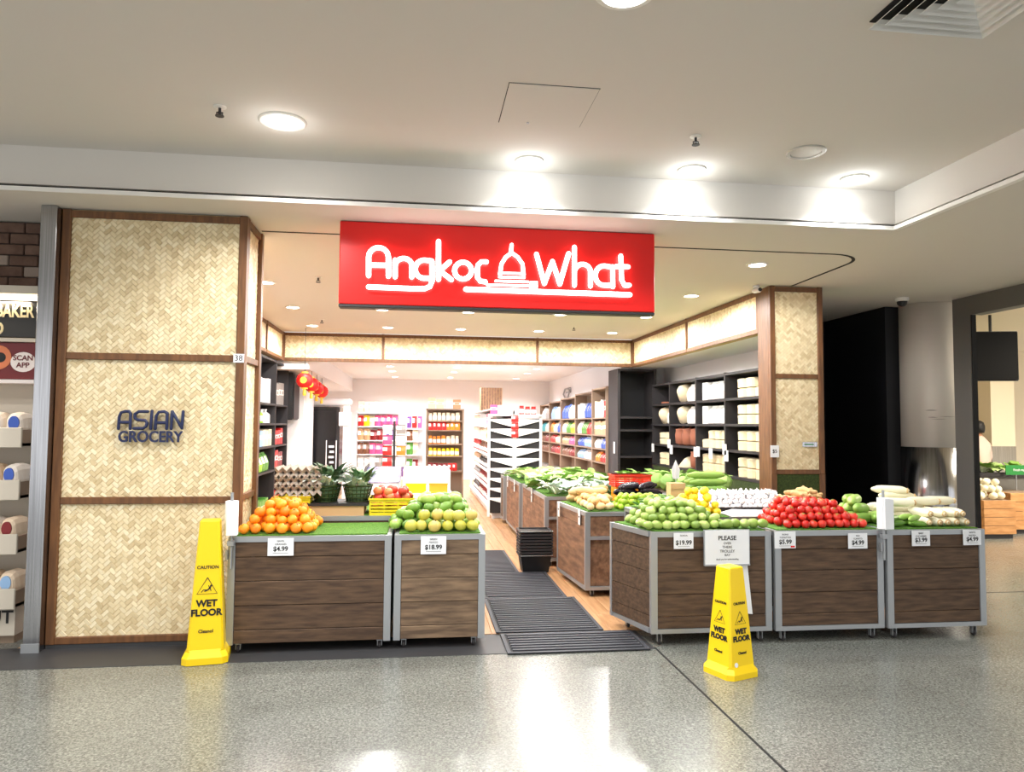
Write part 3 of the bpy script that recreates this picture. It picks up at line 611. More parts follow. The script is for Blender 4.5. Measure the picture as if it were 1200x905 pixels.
# garlic bulbs in net bags on trays
gb = MB()
for k in range(7):
    a = k * 2 * math.pi / 7; gb.tube([(.012 * math.cos(a), .012 * math.sin(a), -.012), (.013 * math.cos(a), .013 * math.sin(a), .004), (.003 * math.cos(a), .003 * math.sin(a), .020)], [.012, .012, .004], 7)
GB = gb.lathe([(.003, .015), (.003, .034)], 6).mesh('garlic', 'garlic', True)
tr = thing('garlic_tray', 'shallow dark tray under the white garlic bulbs', 'tray', (0, 0, 0)); MB().box(2.30, 3.2, 5.83, 6.18, .79, .797).build('base', 'charcoal', tr)
for a in ((2.30, 3.2, 5.82, 5.83), (2.30, 3.2, 6.18, 6.19), (2.29, 2.30, 5.82, 6.19), (3.2, 3.21, 5.82, 6.19)): B('rim', 'charcoal', tr, *a, .79, .825)
heap('garlic_bulb', GB, 'white garlic bulb heaped on the tray behind the paper sheet', 'garlic', 'garlic bulbs on the tray', 2.33, 3.18, 5.85, 6.17, .797, .05, .05, .034, 4, 'up', (.6, .8, .6, .3), None, 3, half=.026)
tag(MB().add([(2.10, 5.44, .795), (2.42, 5.44, .795), (2.42, 5.80, .80), (2.2, 5.80, .80)], [(0, 1, 2, 3)]).build('banana_leaf', 'turf'), 'flat green leaf sheet beside the white paper', 'leaf').modifiers.new('thick', 'SOLIDIFY').thickness = .004
# lemons, limes, potatoes, eggplants, beans
LM = ball('lemon', 'lemon', .042, .032, .032); LI = ball('lime', 'lime', .029, .026, .026); PO = ball('potato', 'potato', .045, .034, .030)
heap('lemon', LM, 'yellow lemon behind the guava heap', 'lemon', 'lemons behind the guavas', 2.02, 2.40, 5.50, 5.70, .79, .08, .068, .05, 4, 'flat', (.3, .4, .3, .1), None, 9, half=.033)
heap('lime', LI, 'green lime on the open fronted aisle bin', 'lime', 'limes on the open fronted bin', 1.78, 2.22, 6.29, 6.62, .748, .06, .056, .038, 3, 'flat', (.4, .7, .3, .1), None, 9, half=.027)
heap('potato', PO, 'pale brown potato on the open fronted aisle bin', 'potato', 'potatoes on the open fronted bin', 1.50, 1.76, 6.29, 6.85, .748, .085, .07, .042, 2, 'flat', (.3, .6, .1, .1), None, 9, half=.032)
EG = longveg('eggplant', 'eggplant', .20, .034, .02, 9, .5)
heap('eggplant', EG, 'glossy black eggplant behind the limes', 'eggplant', 'eggplants behind the limes', 1.95, 2.42, 6.9, 7.12, .748, .19, .075, .055, 3, .4, (.1, .5, .1, .1), None, 9, half=.036)
heap('squash', longveg('squash', 'potato', .2, .04, .01, 9, .6), 'tan gourd squash lying behind the potatoes', 'squash', 'squashes behind the potatoes', 1.5, 1.9, 6.88, 7.12, .748, .2, .09, .06, 2, .2, (0, .5, .2, .1), None, 9, half=.042)
BE = longveg('okra', 'okra', .10, .010, .008, 7, .25)
heap('okra', BE, 'slim green okra pod heaped between limes and lemons', 'okra', 'okra pods between limes and lemons', 1.84, 2.44, 5.70, 6.18, .79, .085, .045, .02, 5, 'flat', (.3, .8, .3, .1), None, 4, half=.012)
heap('okra', BE, 'slim green pod heaped behind the potatoes and limes', 'okra', 'green pods behind the limes', 1.95, 2.44, 6.62, 6.88, .748, .085, .045, .022, 4, 'flat', (.2, .5, .2, .1), None, 4, half=.012)
# leafy bunches
def bunch(name, leafm, stemm, n, L, wd, spread, seed, curl=.5, upright=.5):
    rnd = random.Random(seed); mb = MB()
    for k in range(n):
        a = rnd.uniform(0, 6.28); t0 = spread * rnd.uniform(.25, 1); ln = L * rnd.uniform(.75, 1.1)
        d = Vector((math.cos(a), math.sin(a), 0)); sd = Vector((-d.y, d.x, 0)); ps = []
        for j in range(6):
            u = j / 5; th = t0 + curl * u * u; ps.append(d * (.01 + ln * u * math.sin(th)) + Vector((0, 0, ln * u * math.cos(th) * upright)))
        ws = [.16, .2, .75, 1, .8, .12]; row = []
        for j, p in enumerate(ps):
            w = sd * wd * ws[j] * rnd.uniform(.85, 1.15); lift = Vector((0, 0, wd * .25 * ws[j])); row.append((p - w + lift * rnd.uniform(.2, 1.4), p, p + w + lift * rnd.uniform(.2, 1.4)))
        vs = [q for r in row for q in r]
        for j in range(5):
            b = j * 3; n0 = len(mb.v)
            mb.add([vs[b], vs[b + 1], vs[b + 4], vs[b + 3]], [(0, 1, 2, 3)], 1 if j < 2 else 0); mb.add([vs[b + 1], vs[b + 2], vs[b + 5], vs[b + 4]], [(0, 1, 2, 3)], 1 if j < 2 else 0)
    return mb.mesh(name, [leafm, stemm], True)
BK = [bunch('leafy_bunch', 'leaf', 'leaf_stem', 12, .20, .045, .9, s, .6, .75) for s in (1, 2, 3)]
BP = [bunch('leafy_bunch', 'leaf_pale', 'leaf_stem', 12, .20, .036, .8, s, .5, .9) for s in (4, 5)]
BD = [bunch('leafy_bunch', 'leaf_dark', 'leaf_stem', 18, .20, .022, .5, s, .35, 1) for s in (6, 7)]
def greens(ms, label, group, x0, x1, y0, y1, z, nx, ny, sc=1.0, name='leafy_bunch', cat='vegetable'):
    for j in range(ny):
        for i in range(nx):
            me = ms[(i + j) % len(ms)]
            o = inst(name, me, None, (x0 + (i + .5) * (x1 - x0) / nx + random.uniform(-.03, .03), y0 + (j + .5) * (y1 - y0) / ny + random.uniform(-.03, .03), z), (random.uniform(-.25, .25), random.uniform(-.25, .25), random.uniform(0, 6)), sc * random.uniform(.9, 1.15))
            tag(o, label, cat, group)
greens(BP, 'pale leafy bunch in plastic on the bin behind the black baskets', 'pale bunches behind the baskets', 1.42, 2.4, 7.68, 8.3, .755, 6, 3)
greens(BK, 'leafy green bunch on the long aisle bin behind the pale bunches', 'leafy bunches on the long aisle bin', 1.42, 2.4, 8.4, 9.25, .755, 6, 4, 1.25)
greens(BK, 'leafy green bunch on the farther aisle bin', 'leafy bunches on the farther aisle bin', 1.4, 2.4, 9.45, 10.7, .755, 6, 4, 1.15)
greens(BK, 'light green leafy bunch near the cubby shelf behind the gourds', 'leafy bunches near the cubby shelf', 2.56, 3.4, 7.95, 9.1, .80, 5, 4, 1.3)
CB = MB()
for k in range(9):
    a = k * .7; CB.add(*(lambda vs: (vs, [(0, 1, 4, 3), (1, 2, 5, 4), (3, 4, 7, 6), (4, 5, 8, 7)]))([Vector((.085 * math.cos(a + (p - 1) * .75) * math.cos(q * .62 - .5), .085 * math.sin(a + (p - 1) * .75) * math.cos(q * .62 - .5), .085 * math.sin(q * .62 - .5) + .003 * (k % 3))) * (1 + .02 * (k % 4) + (.08 if q == 2 else 0)) for q in range(3) for p in range(3)]))
CB.lathe([(.03, -.078), (.065, -.05), (.08, 0), (.068, .045), (.035, .073), (.008, .08)], 14)
CBM = CB.mesh('cabbage', 'leaf', True)
heap('cabbage', CBM, 'round green cabbage on the bench before the cubby shelf', 'cabbage', 'cabbages before the cubby shelf', 2.56, 3.4, 7.4, 7.9, .80, .19, .18, .12, 1, 'up', (.4, .4, .4, .2), None, 9, half=.085)
greens(BK, 'loose green herb bunch around the limes and pods', 'herb bunches around the pods', 2.25, 2.46, 6.3, 6.6, .755, 2, 2, .8)
# crates, eggs, baskets on the left
def crate(label, m, x0, x1, y0, y1, z0, h, cat='crate', name='plastic_crate', nh=3):
    t = thing(name, label, cat, (0, 0, z0)); w = .008
    B('floor_panel', m, t, x0, x1, y0, y1, 0, .008)
    for (a, b, c, d) in ((x0, x1, y0, y0 + w), (x0, x1, y1 - w, y1), (x0, x0 + w, y0 + w, y1 - w), (x1 - w, x1, y0 + w, y1 - w)):
        mb = MB(); mb.box(a, b, c, d, .008, .022); mb.box(a, b, c, d, h - .03, h)
        nb = nh
        for k in range(nb):
            zz = .022 + (h - .052) * (k + .5) / nb; mb.box(a, b, c, d, zz - (h - .052) / nb * .3, zz + (h - .052) / nb * .3)
        L_ = max(b - a, d - c); nn = max(2, int(L_ / .09))
        for k in range(nn + 1):
            if b - a > d - c: q = a + (b - a - .012) * k / nn; mb.box(q, q + .012, c + .001, d - .001, .008, h - .01)
            else: q = c + (d - c - .012) * k / nn; mb.box(a + .001, b - .001, q, q + .012, .008, h - .01)
        mb.build('wall', m, t)
    mb = MB()
    for (a, b, c, d) in ((x0 - .008, x1 + .008, y0 - .008, y0 + w), (x0 - .008, x1 + .008, y1 - w, y1 + .008), (x0 - .008, x0 + w, y0, y1), (x1 - w, x1 + .008, y0, y1)): mb.box(a, b, c, d, h - .012, h)
    mb.build('rim', m, t); return t
crate('yellow plastic crate holding red apples beside the mangoes', 'crate_yellow', -.36, -.03, 5.66, 5.95, .80, .13)
AP = round_fruit('apple', 'apple', .036, .9)
heap('apple', AP, 'red apple in the yellow crate', 'apple', 'apples in the yellow crate', -.34, -.05, 5.68, 5.93, .84, .075, .072, .05, 3, 'up', (.05, .1, .05, .1), ('stem_end', stem_me, .028), 9, half=.035)
crate('yellow plastic crate under the grey egg trays', 'crate_yellow', -1.04, -.80, 5.66, 6.05, .80, .15, nh=4)
def egg_tray(z, label, sg):
    t = MB(); nx, ny = 6, 6; x0, x1, y0, y1 = -1.06, -.72, 5.64, 5.98
    vs = []; N = 24
    for j in range(N + 1):
        for i in range(N + 1):
            u, v = i / N, j / N; h = sg * (.03 * math.cos(u * nx * 2 * math.pi) * .5 + .03 * math.cos(v * ny * 2 * math.pi) * .5)
            vs.append((x0 + (x1 - x0) * u, y0 + (y1 - y0) * v, h))
    t.add(vs, [(j * (N + 1) + i, j * (N + 1) + i + 1, (j + 1) * (N + 1) + i + 1, (j + 1) * (N + 1) + i) for j in range(N) for i in range(N)])
    o = t.build('egg_tray', 'egg_tray', None, (0, 0, z)); so = o.modifiers.new('thick', 'SOLIDIFY'); so.thickness = .003
    return tag(o, label, 'egg tray', 'stacked egg trays')
for k in range(6): egg_tray(.982 + k * .032, ['lowest', 'second lowest', 'third', 'fourth', 'fifth', 'topmost'][k] + ' grey pulp egg tray of the stack behind the oranges', 1 if k % 2 else -1)
cb = thing('cardboard_box', 'low cardboard box below the two leafy baskets', 'box', (0, 0, .80)); MB().box(-.80, -.40, 5.66, 5.98, 0, .075).build('body', 'card', cb); B('lid', 'charcoal', cb, -.83, -.37, 5.65, 6.0, .075, .095)
for x, l in ((-.70, 'left of the two netted baskets of spiky leaf bundles on cardboard box'), (-.46, 'right of the two netted baskets of leafy bundles on cardboard box')):
    t = thing('mesh_basket', l, 'basket', (x, 5.80, .896)); mb = MB()
    for k in range(5): z = .004 + k * .030; r = .082 + .03 * z / .12; mb.tube([(r * math.cos(a), r * math.sin(a), z) for a in [2 * math.pi * i / 20 for i in range(21)]], .005 if k < 4 else .008, 5, caps=False)
    for k in range(20): a = 2 * math.pi * k / 20; mb.tube([(.083 * math.cos(a), .083 * math.sin(a), .004), (.112 * math.cos(a), .112 * math.sin(a), .124)], .0035, 5, caps=False)
    mb.build('mesh', 'dark_turf', t, smooth=True); MB().lathe([(.082, 0), (.082, .004)], 20).build('base', 'dark_turf', t); MB().lathe([(.074, .005), (.098, .115)], 16).build('liner', 'leaf_dark', t, smooth=True)
    for k in range(5): tag(inst('leaf_bundle', (BD + BP)[k % 4], None, (x + .055 * math.cos(k * 1.3), 5.80 + .055 * math.sin(k * 1.3), 1.0), (0, 0, k), (.92 if x > -.6 else 1.1)), 'spiky grey green leaf bundle in the left netted basket' if x < -.6 else 'grey green leafy bundle in the right netted basket', 'vegetable', 'bundles in the left basket' if x < -.6 else 'bundles in the right basket')
crate('red plastic crate among leafy greens on the aisle bin', 'crate_red', 2.02, 2.40, 7.30, 7.56, .87, .12)
bx = thing('crate_stand', 'orange crate under the red crate among the greens', 'crate', (0, 0, 0)); B('body', 'crate_orange', bx, 2.04, 2.38, 7.32, 7.55, .0, .868, c=.01); B('band', 'crate_red', bx, 2.035, 2.385, 7.315, 7.555, .60, .63)
cb = thing('cardboard_box', 'small upright cardboard box left of the long gourds', 'box', (2.41, 6.55, .80)); MB().box(-.09, .05, -.06, .06, 0, .17).build('body', 'card', cb); MB().box(-.09, .05, -.064, -.06, .12, .17).build('flap', 'card', cb)
# paper sheet, banana leaf
pp = MB(); pp.add([(2.44, 5.44, .800), (2.92, 5.44, .800), (2.98, 5.78, .802), (2.60, 5.80, .812), (2.44, 5.66, .804)], [(0, 1, 2, 3, 4)])
o = pp.build('paper_sheet', 'paper'); so = o.modifiers.new('thick', 'SOLIDIFY'); so.thickness = .006; tag(o, 'blank white paper sheet lying between guavas and garlic', 'paper')
# ------------------------------------------------------------------ stacked shopping baskets
bk = MB()
def ring(w, d, z): return [(-w / 2, -d / 2, z), (w / 2, -d / 2, z), (w / 2, d / 2, z), (-w / 2, d / 2, z)]
bk.hexa(ring(.26, .20, 0), ring(.31, .25, .17)); BODY = bk.mesh('basket_body', 'black_plastic')
rim = MB()
for a in ((-.17, .17, -.14, -.12), (-.17, .17, .12, .14), (-.17, -.15, -.12, .12), (.15, .17, -.12, .12)): rim.box(*a, .165, .182)
RIM = rim.mesh('rim', 'charcoal')
HND = MB().tube([(-.165, 0, .17), (-.165, -.145, .178), (.165, -.145, .178), (.165, 0, .17)], .006, 6, caps=False).mesh('handle', 'chrome')
for k in range(9):
    t = thing('shopping_basket', ('lowest' if k == 0 else 'topmost' if k == 8 else ORD(k) if k < 7 else 'second highest') + ' black shopping basket of the stack in the aisle', 'basket', (1.20, 7.42, .008 + k * .030), 0, 'stacked shopping baskets')
    inst('body', BODY, t); inst('rim', RIM, t)
    if k in (0, 8): inst('handle', HND, t)
# ------------------------------------------------------------------ rubber mats
def rubber_mat(label, x0, x1, y0, y1, z=.009):
    t = thing('rubber_mat', label, 'mat', (0, 0, z), 0, 'ribbed rubber mats in the aisle')
    B('base', 'rubber', t, x0, x1, y0, y1, 0, .006)
    mb = MB()
    for a in ((x0, x1, y0, y0 + .025), (x0, x1, y1 - .025, y1), (x0, x0 + .025, y0 + .025, y1 - .025), (x1 - .025, x1, y0 + .025, y1 - .025)): mb.box(*a, .006, .010)
    mb.build('border', 'rubber_rib', t); r = MB(); y = y0 + .045
    while y < y1 - .04: r.box(x0 + .04, x1 - .04, y, y + .028, .006, .015); y += .056
    o = r.build('ribs', 'rubber_rib', t); o['kind'] = 'stuff'
rubber_mat('ribbed dark rubber mat nearest the mall floor', .60, 1.56, 4.77, 5.215, .004)
rubber_mat('long ribbed rubber mat second from the mall floor', .575, 1.36, 5.235, 6.24)
rubber_mat('ribbed rubber mat third from the mall floor', .575, 1.30, 6.255, 7.32)
rubber_mat('ribbed rubber mat farthest into the aisle by the baskets', .62, 1.03, 7.335, 8.6)
# ------------------------------------------------------------------ wet floor cones
def wet_cone(label, loc, rz, H, b0, b1, faces):
    t = thing('wet_floor_cone', label, 'wet floor sign', loc, rz); zb = .055 * H / .9 + .02
    def sq(w, c, z): h = w / 2; return [(-h + c, -h, z), (h - c, -h, z), (h, -h + c, z), (h, h - c, z), (h - c, h, z), (-h + c, h, z), (-h, h - c, z), (-h, -h + c, z)]
    secs = [sq(b0, .032, 0), sq(b0, .032, zb * .55), sq(b0 * .86, .03, zb), sq(b0 * .80, .012, zb + .012), sq(b1, .008, H - .006), sq(b1 * .9, .008, H)]
    mb = MB(); vs = [p for s in secs for p in s]; n = 8
    mb.add(vs, [(j * n + i, j * n + (i + 1) % n, (j + 1) * n + (i + 1) % n, (j + 1) * n + i) for j in range(len(secs) - 1) for i in range(n)] + [tuple(range(n - 1, -1, -1)), tuple((len(secs) - 1) * n + i for i in range(n))])
    mb.build('body', 'yellow_plastic', t)
    z0, z1, w0, w1 = zb + .012, H - .006, b0 * .80 / 2, b1 / 2; tilt = math.atan2(w0 - w1, z1 - z0); k = H / .93
    for f in faces:
        F = Matrix.Rotation(f, 4, 'Z')
        def put(o, z):
            y = -(w0 + (w1 - w0) * (z - z0) / (z1 - z0)) - .002
            o.parent = t; o.matrix_local = F @ Matrix.Translation((0, y, z)) @ Matrix.Rotation(math.pi / 2 - tilt, 4, 'X')
        put(text('caution_word', 'CAUTION', .030 * k, 'ink', t, (0, 0, 0), off=.0006), H * .67)
        put(text('wet_floor_words', 'WET\nFLOOR', .060 * k, 'ink', t, (0, 0, 0), off=.0024), H * .385); 
        put(text('maker_name', 'Cleanol', .030 * k, 'ink', t, (0, 0, 0), off=.0006), H * .225)
        tri = MB(); R = .068 * k; P = [(0, R), (-R * .92, -R * .55), (R * .92, -R * .55)]
        tri.tube([(x, y, 0) for x, y in P + P[:1]], .0028 * k, 5, caps=False)
        s_ = k * .78
        tri.tube([(-.018 * s_, -.026 * s_, 0), (.004 * s_, -.016 * s_, 0), (.022 * s_, .002 * s_, 0)], [.005 * s_, .006 * s_, .008 * s_], 6)      # trunk
        tri.tube([(-.045 * s_, -.032 * s_, 0), (-.03 * s_, -.014 * s_, 0), (.004 * s_, -.016 * s_, 0)], .004 * s_, 6)
        tri.tube([(.020 * s_, -.002 * s_, 0), (.010 * s_, .020 * s_, 0)], .0035 * s_, 6); tri.tube([(.022 * s_, 0, 0), (.030 * s_, -.022 * s_, 0)], .004 * s_, 6); tri.tube([(.027 * s_, .014 * s_, 0), (.030 * s_, .020 * s_, 0)], .0075 * s_, 7)
        o = tri.build('slip_symbol', 'ink'); o.data.transform(Matrix.Diagonal((1, 1, .25, 1))); put(o, H * .525)
    return t
wet_cone('tall yellow wet floor cone leaning by the left bamboo pillar', (-1.31, 4.90, .003),   .16, .875, .27, .118, (0,))
tc = wet_cone('short yellow wet floor cone in front of the PLEASE notice', (1.91, 4.30, 0), .37, .645, .255, .118, (0, -math.pi / 2))
MB().lathe([(.014, 0), (.014, .0015)], 12).build('round_sticker', 'paper', tc, (-.055, -.103, .082), (math.pi / 2 - .15, 0, 0))
# ------------------------------------------------------------------ notices, price tags, roll posts
def tag_card(label, px, py, Yp, w, h, lines, price, tilt=0):
    p = at(px, py, 1, Yp); t = thing('price_tag', label, 'price tag', p, 0); t.rotation_euler = (0, tilt, 0)
    B('card', 'paper', t, -w / 2, w / 2, -.003, 0, -h / 2, h / 2)
    for k, s in enumerate(lines): text('name_line', s, .016, 'ink', t, (0, -.004, h * .33 - k * .021), ext=.0004)
    text('price', price, .042, 'ink', t, (0, -.004, -h * .12), ext=.0004, off=.001)
    B('fine_line', 'ink', t, -w * .3, w * .3, -.0036, -.003, -h * .36, -h * .345)
    return t
tag_card('price tag reading $4.99 below the oranges', 329, 641, 4.955, .165, .115, ['NAVEL', 'ORANGES'], '$4.99')
tag_card('price tag reading $18.99 below the mangoes', 508, 639, 4.955, .170, .120, ['GREEN', 'MANGO'], '$18.99')
tag_card('price tag reading $19.99 left of the PLEASE notice', 801, 634, 4.845, .140, .108, ['GUAVA'], '$19.99')
t_ = tag_card('price tag reading $5.99 below the left of the tomatoes', 920, 633, 4.83, .155, .115, ['ROMA', 'TOMATOES'], '$5.99')
B('red_logo', 'sign_red', t_, .04, .07, -.0036, -.003, -.052, -.040)
tag_card('price tag reading $4.99 below the right of the tomatoes', 1005, 634, 4.83, .145, .108, ['RED', 'TOMATO'], '$4.99')
tag_card('price tag reading $3.99 below the cucumbers', 1079, 631, 4.815, .140, .108, ['BABY', 'CUCUMBER'], '$3.99')
tag_card('price tag reading $4.99 below the white radishes', 1139, 630, 4.815, .140, .108, ['WHITE', 'RADISH'], '$4.99')
p = at(852, 642, 1, 4.81); t = thing('notice_board', 'white notice headed PLEASE fixed to the bin above the short cone', 'notice', p)
B('sheet', 'paper', t, -.158, .158, -.004, 0, -.113, .118); B('holder', 'alu', t, -.165, .165, 0, .012, -.122, .122); B('holder_lip', 'alu', t, -.162, .162, -.010, 0, -.122, -.112)
for z, s, sz in ((.065, 'PLEASE', .042), (.030, 'OVER', .022), (.004, 'THERE', .024), (-.024, 'TROLLEY', .026), (-.050, 'BAY', .022), (-.078, 'thank you for understanding', .014)):
    text('notice_line', s, sz, 'ink', t, (0, -.005, z), ext=.0004, off=.0008 if sz > .03 else .0001)
o = MB().extrude([at(x, y, 1, 4.84) for x, y in ((874, 719), (882, 720), (876, 663), (862, 663))], (0, .004, 0)).build('paper_strip', 'paper')
tag(o, 'white paper strip hanging behind the short wet floor cone', 'paper')
def roll_post(label, x, y, z0):
    t = thing('bag_roll_post', label, 'bag roll', (x, y, z0))
    MB().tube([(0, 0, -.22), (0, 0, .27)], .010, 8, caps=False).build('rod', 'alu', t); MB().lathe([(.042, .0), (.042, .215), (.034, .218)], 16).build('roll', 'paper', t, smooth=False)
    MB().box(-.02, .02, -.02, .02, -.07, -.04).box(-.03, -.018, -.012, .012, -.16, -.10).build('clamp', 'alu', t); B('sheet_end', 'paper', t, -.02, .046, -.050, -.043, .0, .21)
roll_post('white plastic bag roll on a rod at the left bin corner', -1.19, 4.935, .775); roll_post('white plastic bag roll on a rod between tomatoes and cucumbers', 3.285, 4.81, .785)

def edge_card(label, x, y, z, h=.11, w=.07):
    t = thing('price_tag', label, 'price tag', (x, y, z), 0); B('card', 'paper', t, -.004, 0, -w / 2, w / 2, -h / 2, h / 2); B('print', 'ink', t, -.005, -.004, -w * .3, w * .3, -.006, .008)
edge_card('white price card on aisle side of the open fronted bin, near corner', 1.445, 6.42, .68, .14); edge_card('white price card on aisle side of the open fronted bin, far corner', 1.375, 7.02, .68, .14)
edge_card('white price card on the greens bin behind the black baskets', 1.33, 8.45, .68, .16); edge_card('white price card on the farther greens bin', 1.30, 9.75, .68, .16); edge_card('white price card at far end of the greens bin', 1.30, 10.5, .68, .16)
t = thing('price_stake', 'white pointed price card on a stake among the greens', 'price tag', (2.72, 7.45, .80)); MB().tube([(0, 0, 0), (0, 0, .3)], .005, 6).build('stake', 'white_plastic', t)
MB().extrude([(-.035, 0, .14), (.035, 0, .14), (.045, 0, .24), (0, 0, .34), (-.045, 0, .24)], (0, .004, 0)).build('card', 'paper', t)
# ------------------------------------------------------------------ packaged goods
def pouch_mesh():
    mb = MB(); vs = []
    lv = [(0, .5, .42), (.06, .5, .5), (.45, .5, .55), (.8, .5, .3), (.93, .5, .05), (1, .5, .04)]
    for z, hx, hy in lv: vs += [(-hx, -hy, z), (0, -hy * 1.15, z), (hx, -hy, z), (hx, hy, z), (-hx, hy, z)]
    n = 5
    for j in range(len(lv) - 1):
        for i in range(n): mb.add([vs[j * n + i], vs[j * n + (i + 1) % n], vs[(j + 1) * n + (i + 1) % n], vs[(j + 1) * n + i]], [(0, 1, 2, 3)], 1 if (j == 2 and i == 0) else 0)
    mb.add(vs[:n], [(4, 3, 2, 1, 0)]); mb.add(vs[-n:], [(0, 1, 2, 3, 4)]); return mb.mesh('pouch', ['print_a', 'print_white'])
def carton_mesh():
    return MB().box(-.5, .5, -.5, .5, 0, .44).box(-.5, .5, -.5, .5, .7, 1).box(-.5, .5, -.5, .5, .44, .7, 1).box(-.3, .3, -.503, .5, .49, .64).mesh('carton', ['print_a', 'print_white'])
def jar_mesh(): return MB().lathe([(.46, 0), (.5, .04), (.5, .16)], 12).lathe([(.5, .16), (.5, .62)], 12, mi=1).lathe([(.5, .62), (.48, .72), (.38, .8)], 12).lathe([(.42, .8), (.42, .98), (.4, 1)], 12).mesh('jar', ['print_a', 'print_white'], False)
def bottle_mesh(): return MB().lathe([(.46, 0), (.5, .03), (.5, .6), (.3, .74), (.16, .8), (.16, .93)], 12).lathe([(.502, .15), (.502, .5)], 12, mi=1).lathe([(.2, .92), (.2, 1), (.18, 1)], 10, mi=1).mesh('bottle', ['print_a', 'print_white'])
PK = {'pouch': pouch_mesh(), 'carton': carton_mesh(), 'jar': jar_mesh(), 'bottle': bottle_mesh()}
PAL = {'white': (222, 221, 219), 'cream': (232, 216, 184), 'blue': (58, 92, 184), 'red': (206, 36, 34), 'pink': (226, 84, 140), 'yellow': (246, 214, 30), 'green': (86, 148, 56), 'brown': (122, 80, 56), 'orange': (238, 138, 40), 'purple': (110, 70, 140), 'kraft': (198, 158, 116), 'grey': (150, 146, 142), 'teal': (60, 150, 160), 'dark red': (130, 26, 30), 'lime': (150, 206, 60), 'pale blue': (150, 186, 226), 'black': (34, 30, 32)}
def good(kind, colr, p, w, d, h, rz, label, group):
    o = inst({'pouch': 'foil_pouch', 'carton': 'carton', 'jar': 'jar', 'bottle': 'bottle'}[kind], PK[kind], None, p, (0, 0, rz), (w, d, h)); o.color = col4(PAL[colr])
    return tag(o, label, kind if kind != 'pouch' else 'packet', group)
def row(P0, P1, z, kinds, where, d=.12, hmax=.25, wr=(.09, .14), rz=0, group=None, fill=1.0, deep=0):
    """goods side by side from P0 to P1 (front edge line) on a board at height z; kinds = [(kind, colour), ...]"""
    P0, P1 = Vector((*P0, 0)), Vector((*P1, 0)); D = (P1 - P0); L_ = D.length; D.normalize(); s = .01; n = 0
    run = max(1, int(L_ * fill / ((wr[0] + wr[1]) / 2) / len(kinds))); k = 0
    while s < L_ * fill - wr[0]:
        w = random.uniform(*wr); kind, c = kinds[min(int(k / max(run, 1)), len(kinds) - 1)]; k += 1
        if s + w > L_: break
        h = hmax * random.uniform(.86, 1); dd = min(d, w) if kind in ('jar', 'bottle') else d
        p = P0 + D * (s + w / 2)
        good(kind, c, (p.x, p.y, z), w * .96, dd, h, rz, f'{c} {kind if kind != "pouch" else "packet"} {where}', group or ('goods ' + where)); s += w + .006
# ---- right wall shelves: front at X 3.12, bays along Y
SXF, SXB = 3.32, 3.58
bays = [12.66, 12.95, 14.55, 16.2, 17.85, 19.5]; zsr = [.25, .60, .93, 1.25, 1.62, 2.02]
BN = ['the wall shelf bay beside the black cabinet', 'the second wall shelf bay from the black cabinet', 'the middle right wall shelf bay', 'the fourth right wall shelf bay', 'the farthest right wall shelf bay']
bays = [12.63, 13.7, 15.2, 16.8, 18.3, 19.7]
tops = [2.20, 2.16, 2.12, 2.08, 2.04]
CONT = [[[('carton', 'red'), ('carton', 'white'), ('carton', 'cream')], [('carton', 'kraft')], [('pouch', 'blue'), ('pouch', 'white')], [('pouch', 'red'), ('pouch', 'orange')], [('carton', 'brown')]],
        [[('pouch', 'blue'), ('carton', 'white')], [('pouch', 'red'), ('pouch', 'green'), ('pouch', 'white')], [('pouch', 'pale blue'), ('pouch', 'blue')], [('pouch', 'white'), ('pouch', 'pale blue')], [('carton', 'white')]],
        [[('pouch', 'white'), ('pouch', 'blue')], [('pouch', 'yellow'), ('pouch', 'green'), ('pouch', 'cream')], [('pouch', 'pink'), ('pouch', 'kraft')], [('pouch', 'dark red'), ('pouch', 'brown')], [('carton', 'brown')]],
        [[('pouch', 'white'), ('pouch', 'pale blue')], [('pouch', 'blue'), ('pouch', 'cream'), ('pouch', 'orange')], [('pouch', 'cream'), ('pouch', 'red')], [('pouch', 'red'), ('pouch', 'dark red')], [('carton', 'grey')]],
        [[('pouch', 'grey'), ('pouch', 'white')], [('pouch', 'cream'), ('pouch', 'teal')], [('pouch', 'dark red'), ('pouch', 'brown')], [('pouch', 'brown')], [('carton', 'grey')]]]
for b in range(5):
    y0, y1 = bays[b], bays[b + 1]
    t = thing('shelf_bay', 'wooden wall shelf bay of packets: ' + BN[b], 'shelf', (0, 0, 0), 0, 'right wall shelf bays')
    for y in (y0, y1 - .03): B('upright', 'shelf_wood', t, SXF, SXB, y, y + .03, 0, tops[b])
    B('back', 'shelf_wood', t, SXB, SXB + .015, y0 + .03, y1 - .03, 0, tops[b])
    zz = [.12, .80, 1.05, 1.30, 1.62]
    for z in zz + [tops[b] - .03]: B('shelf', 'shelf_wood', t, SXF + .002, SXB, y0 + .03, y1 - .03, z, z + .025)
    for k, z in enumerate(zz[::-1]):
        gap = ([tops[b]] + zz[::-1])[k] - z - .06
        row((SXF + .10, y0 + .05), (SXF + .10, y1 - .05), z + .025, CONT[b][k], f'on {["top", "second", "third", "fourth", "bottom"][k]} board of {BN[b]}', .13, min(gap, .33), (.085, .14), math.pi / 2 * -1)
t = thing('fish_ornament', 'wire fish shaped decoration on the wall above the shelves', 'decoration', (3.56, 17.3, 2.26))
MB().tube([(0, -.45, .02), (0, -.2, .12), (0, .15, .12), (0, .35, 0), (0, .15, -.1), (0, -.2, -.1), (0, -.45, .12)], .02, 6).build('outline', 'grey' if 'grey' in MATS else 'alu', t, smooth=True)
MB().tube([(0, 0, .02), (0, -.15, .03)], .015, 6).build('fin', 'alu', t)
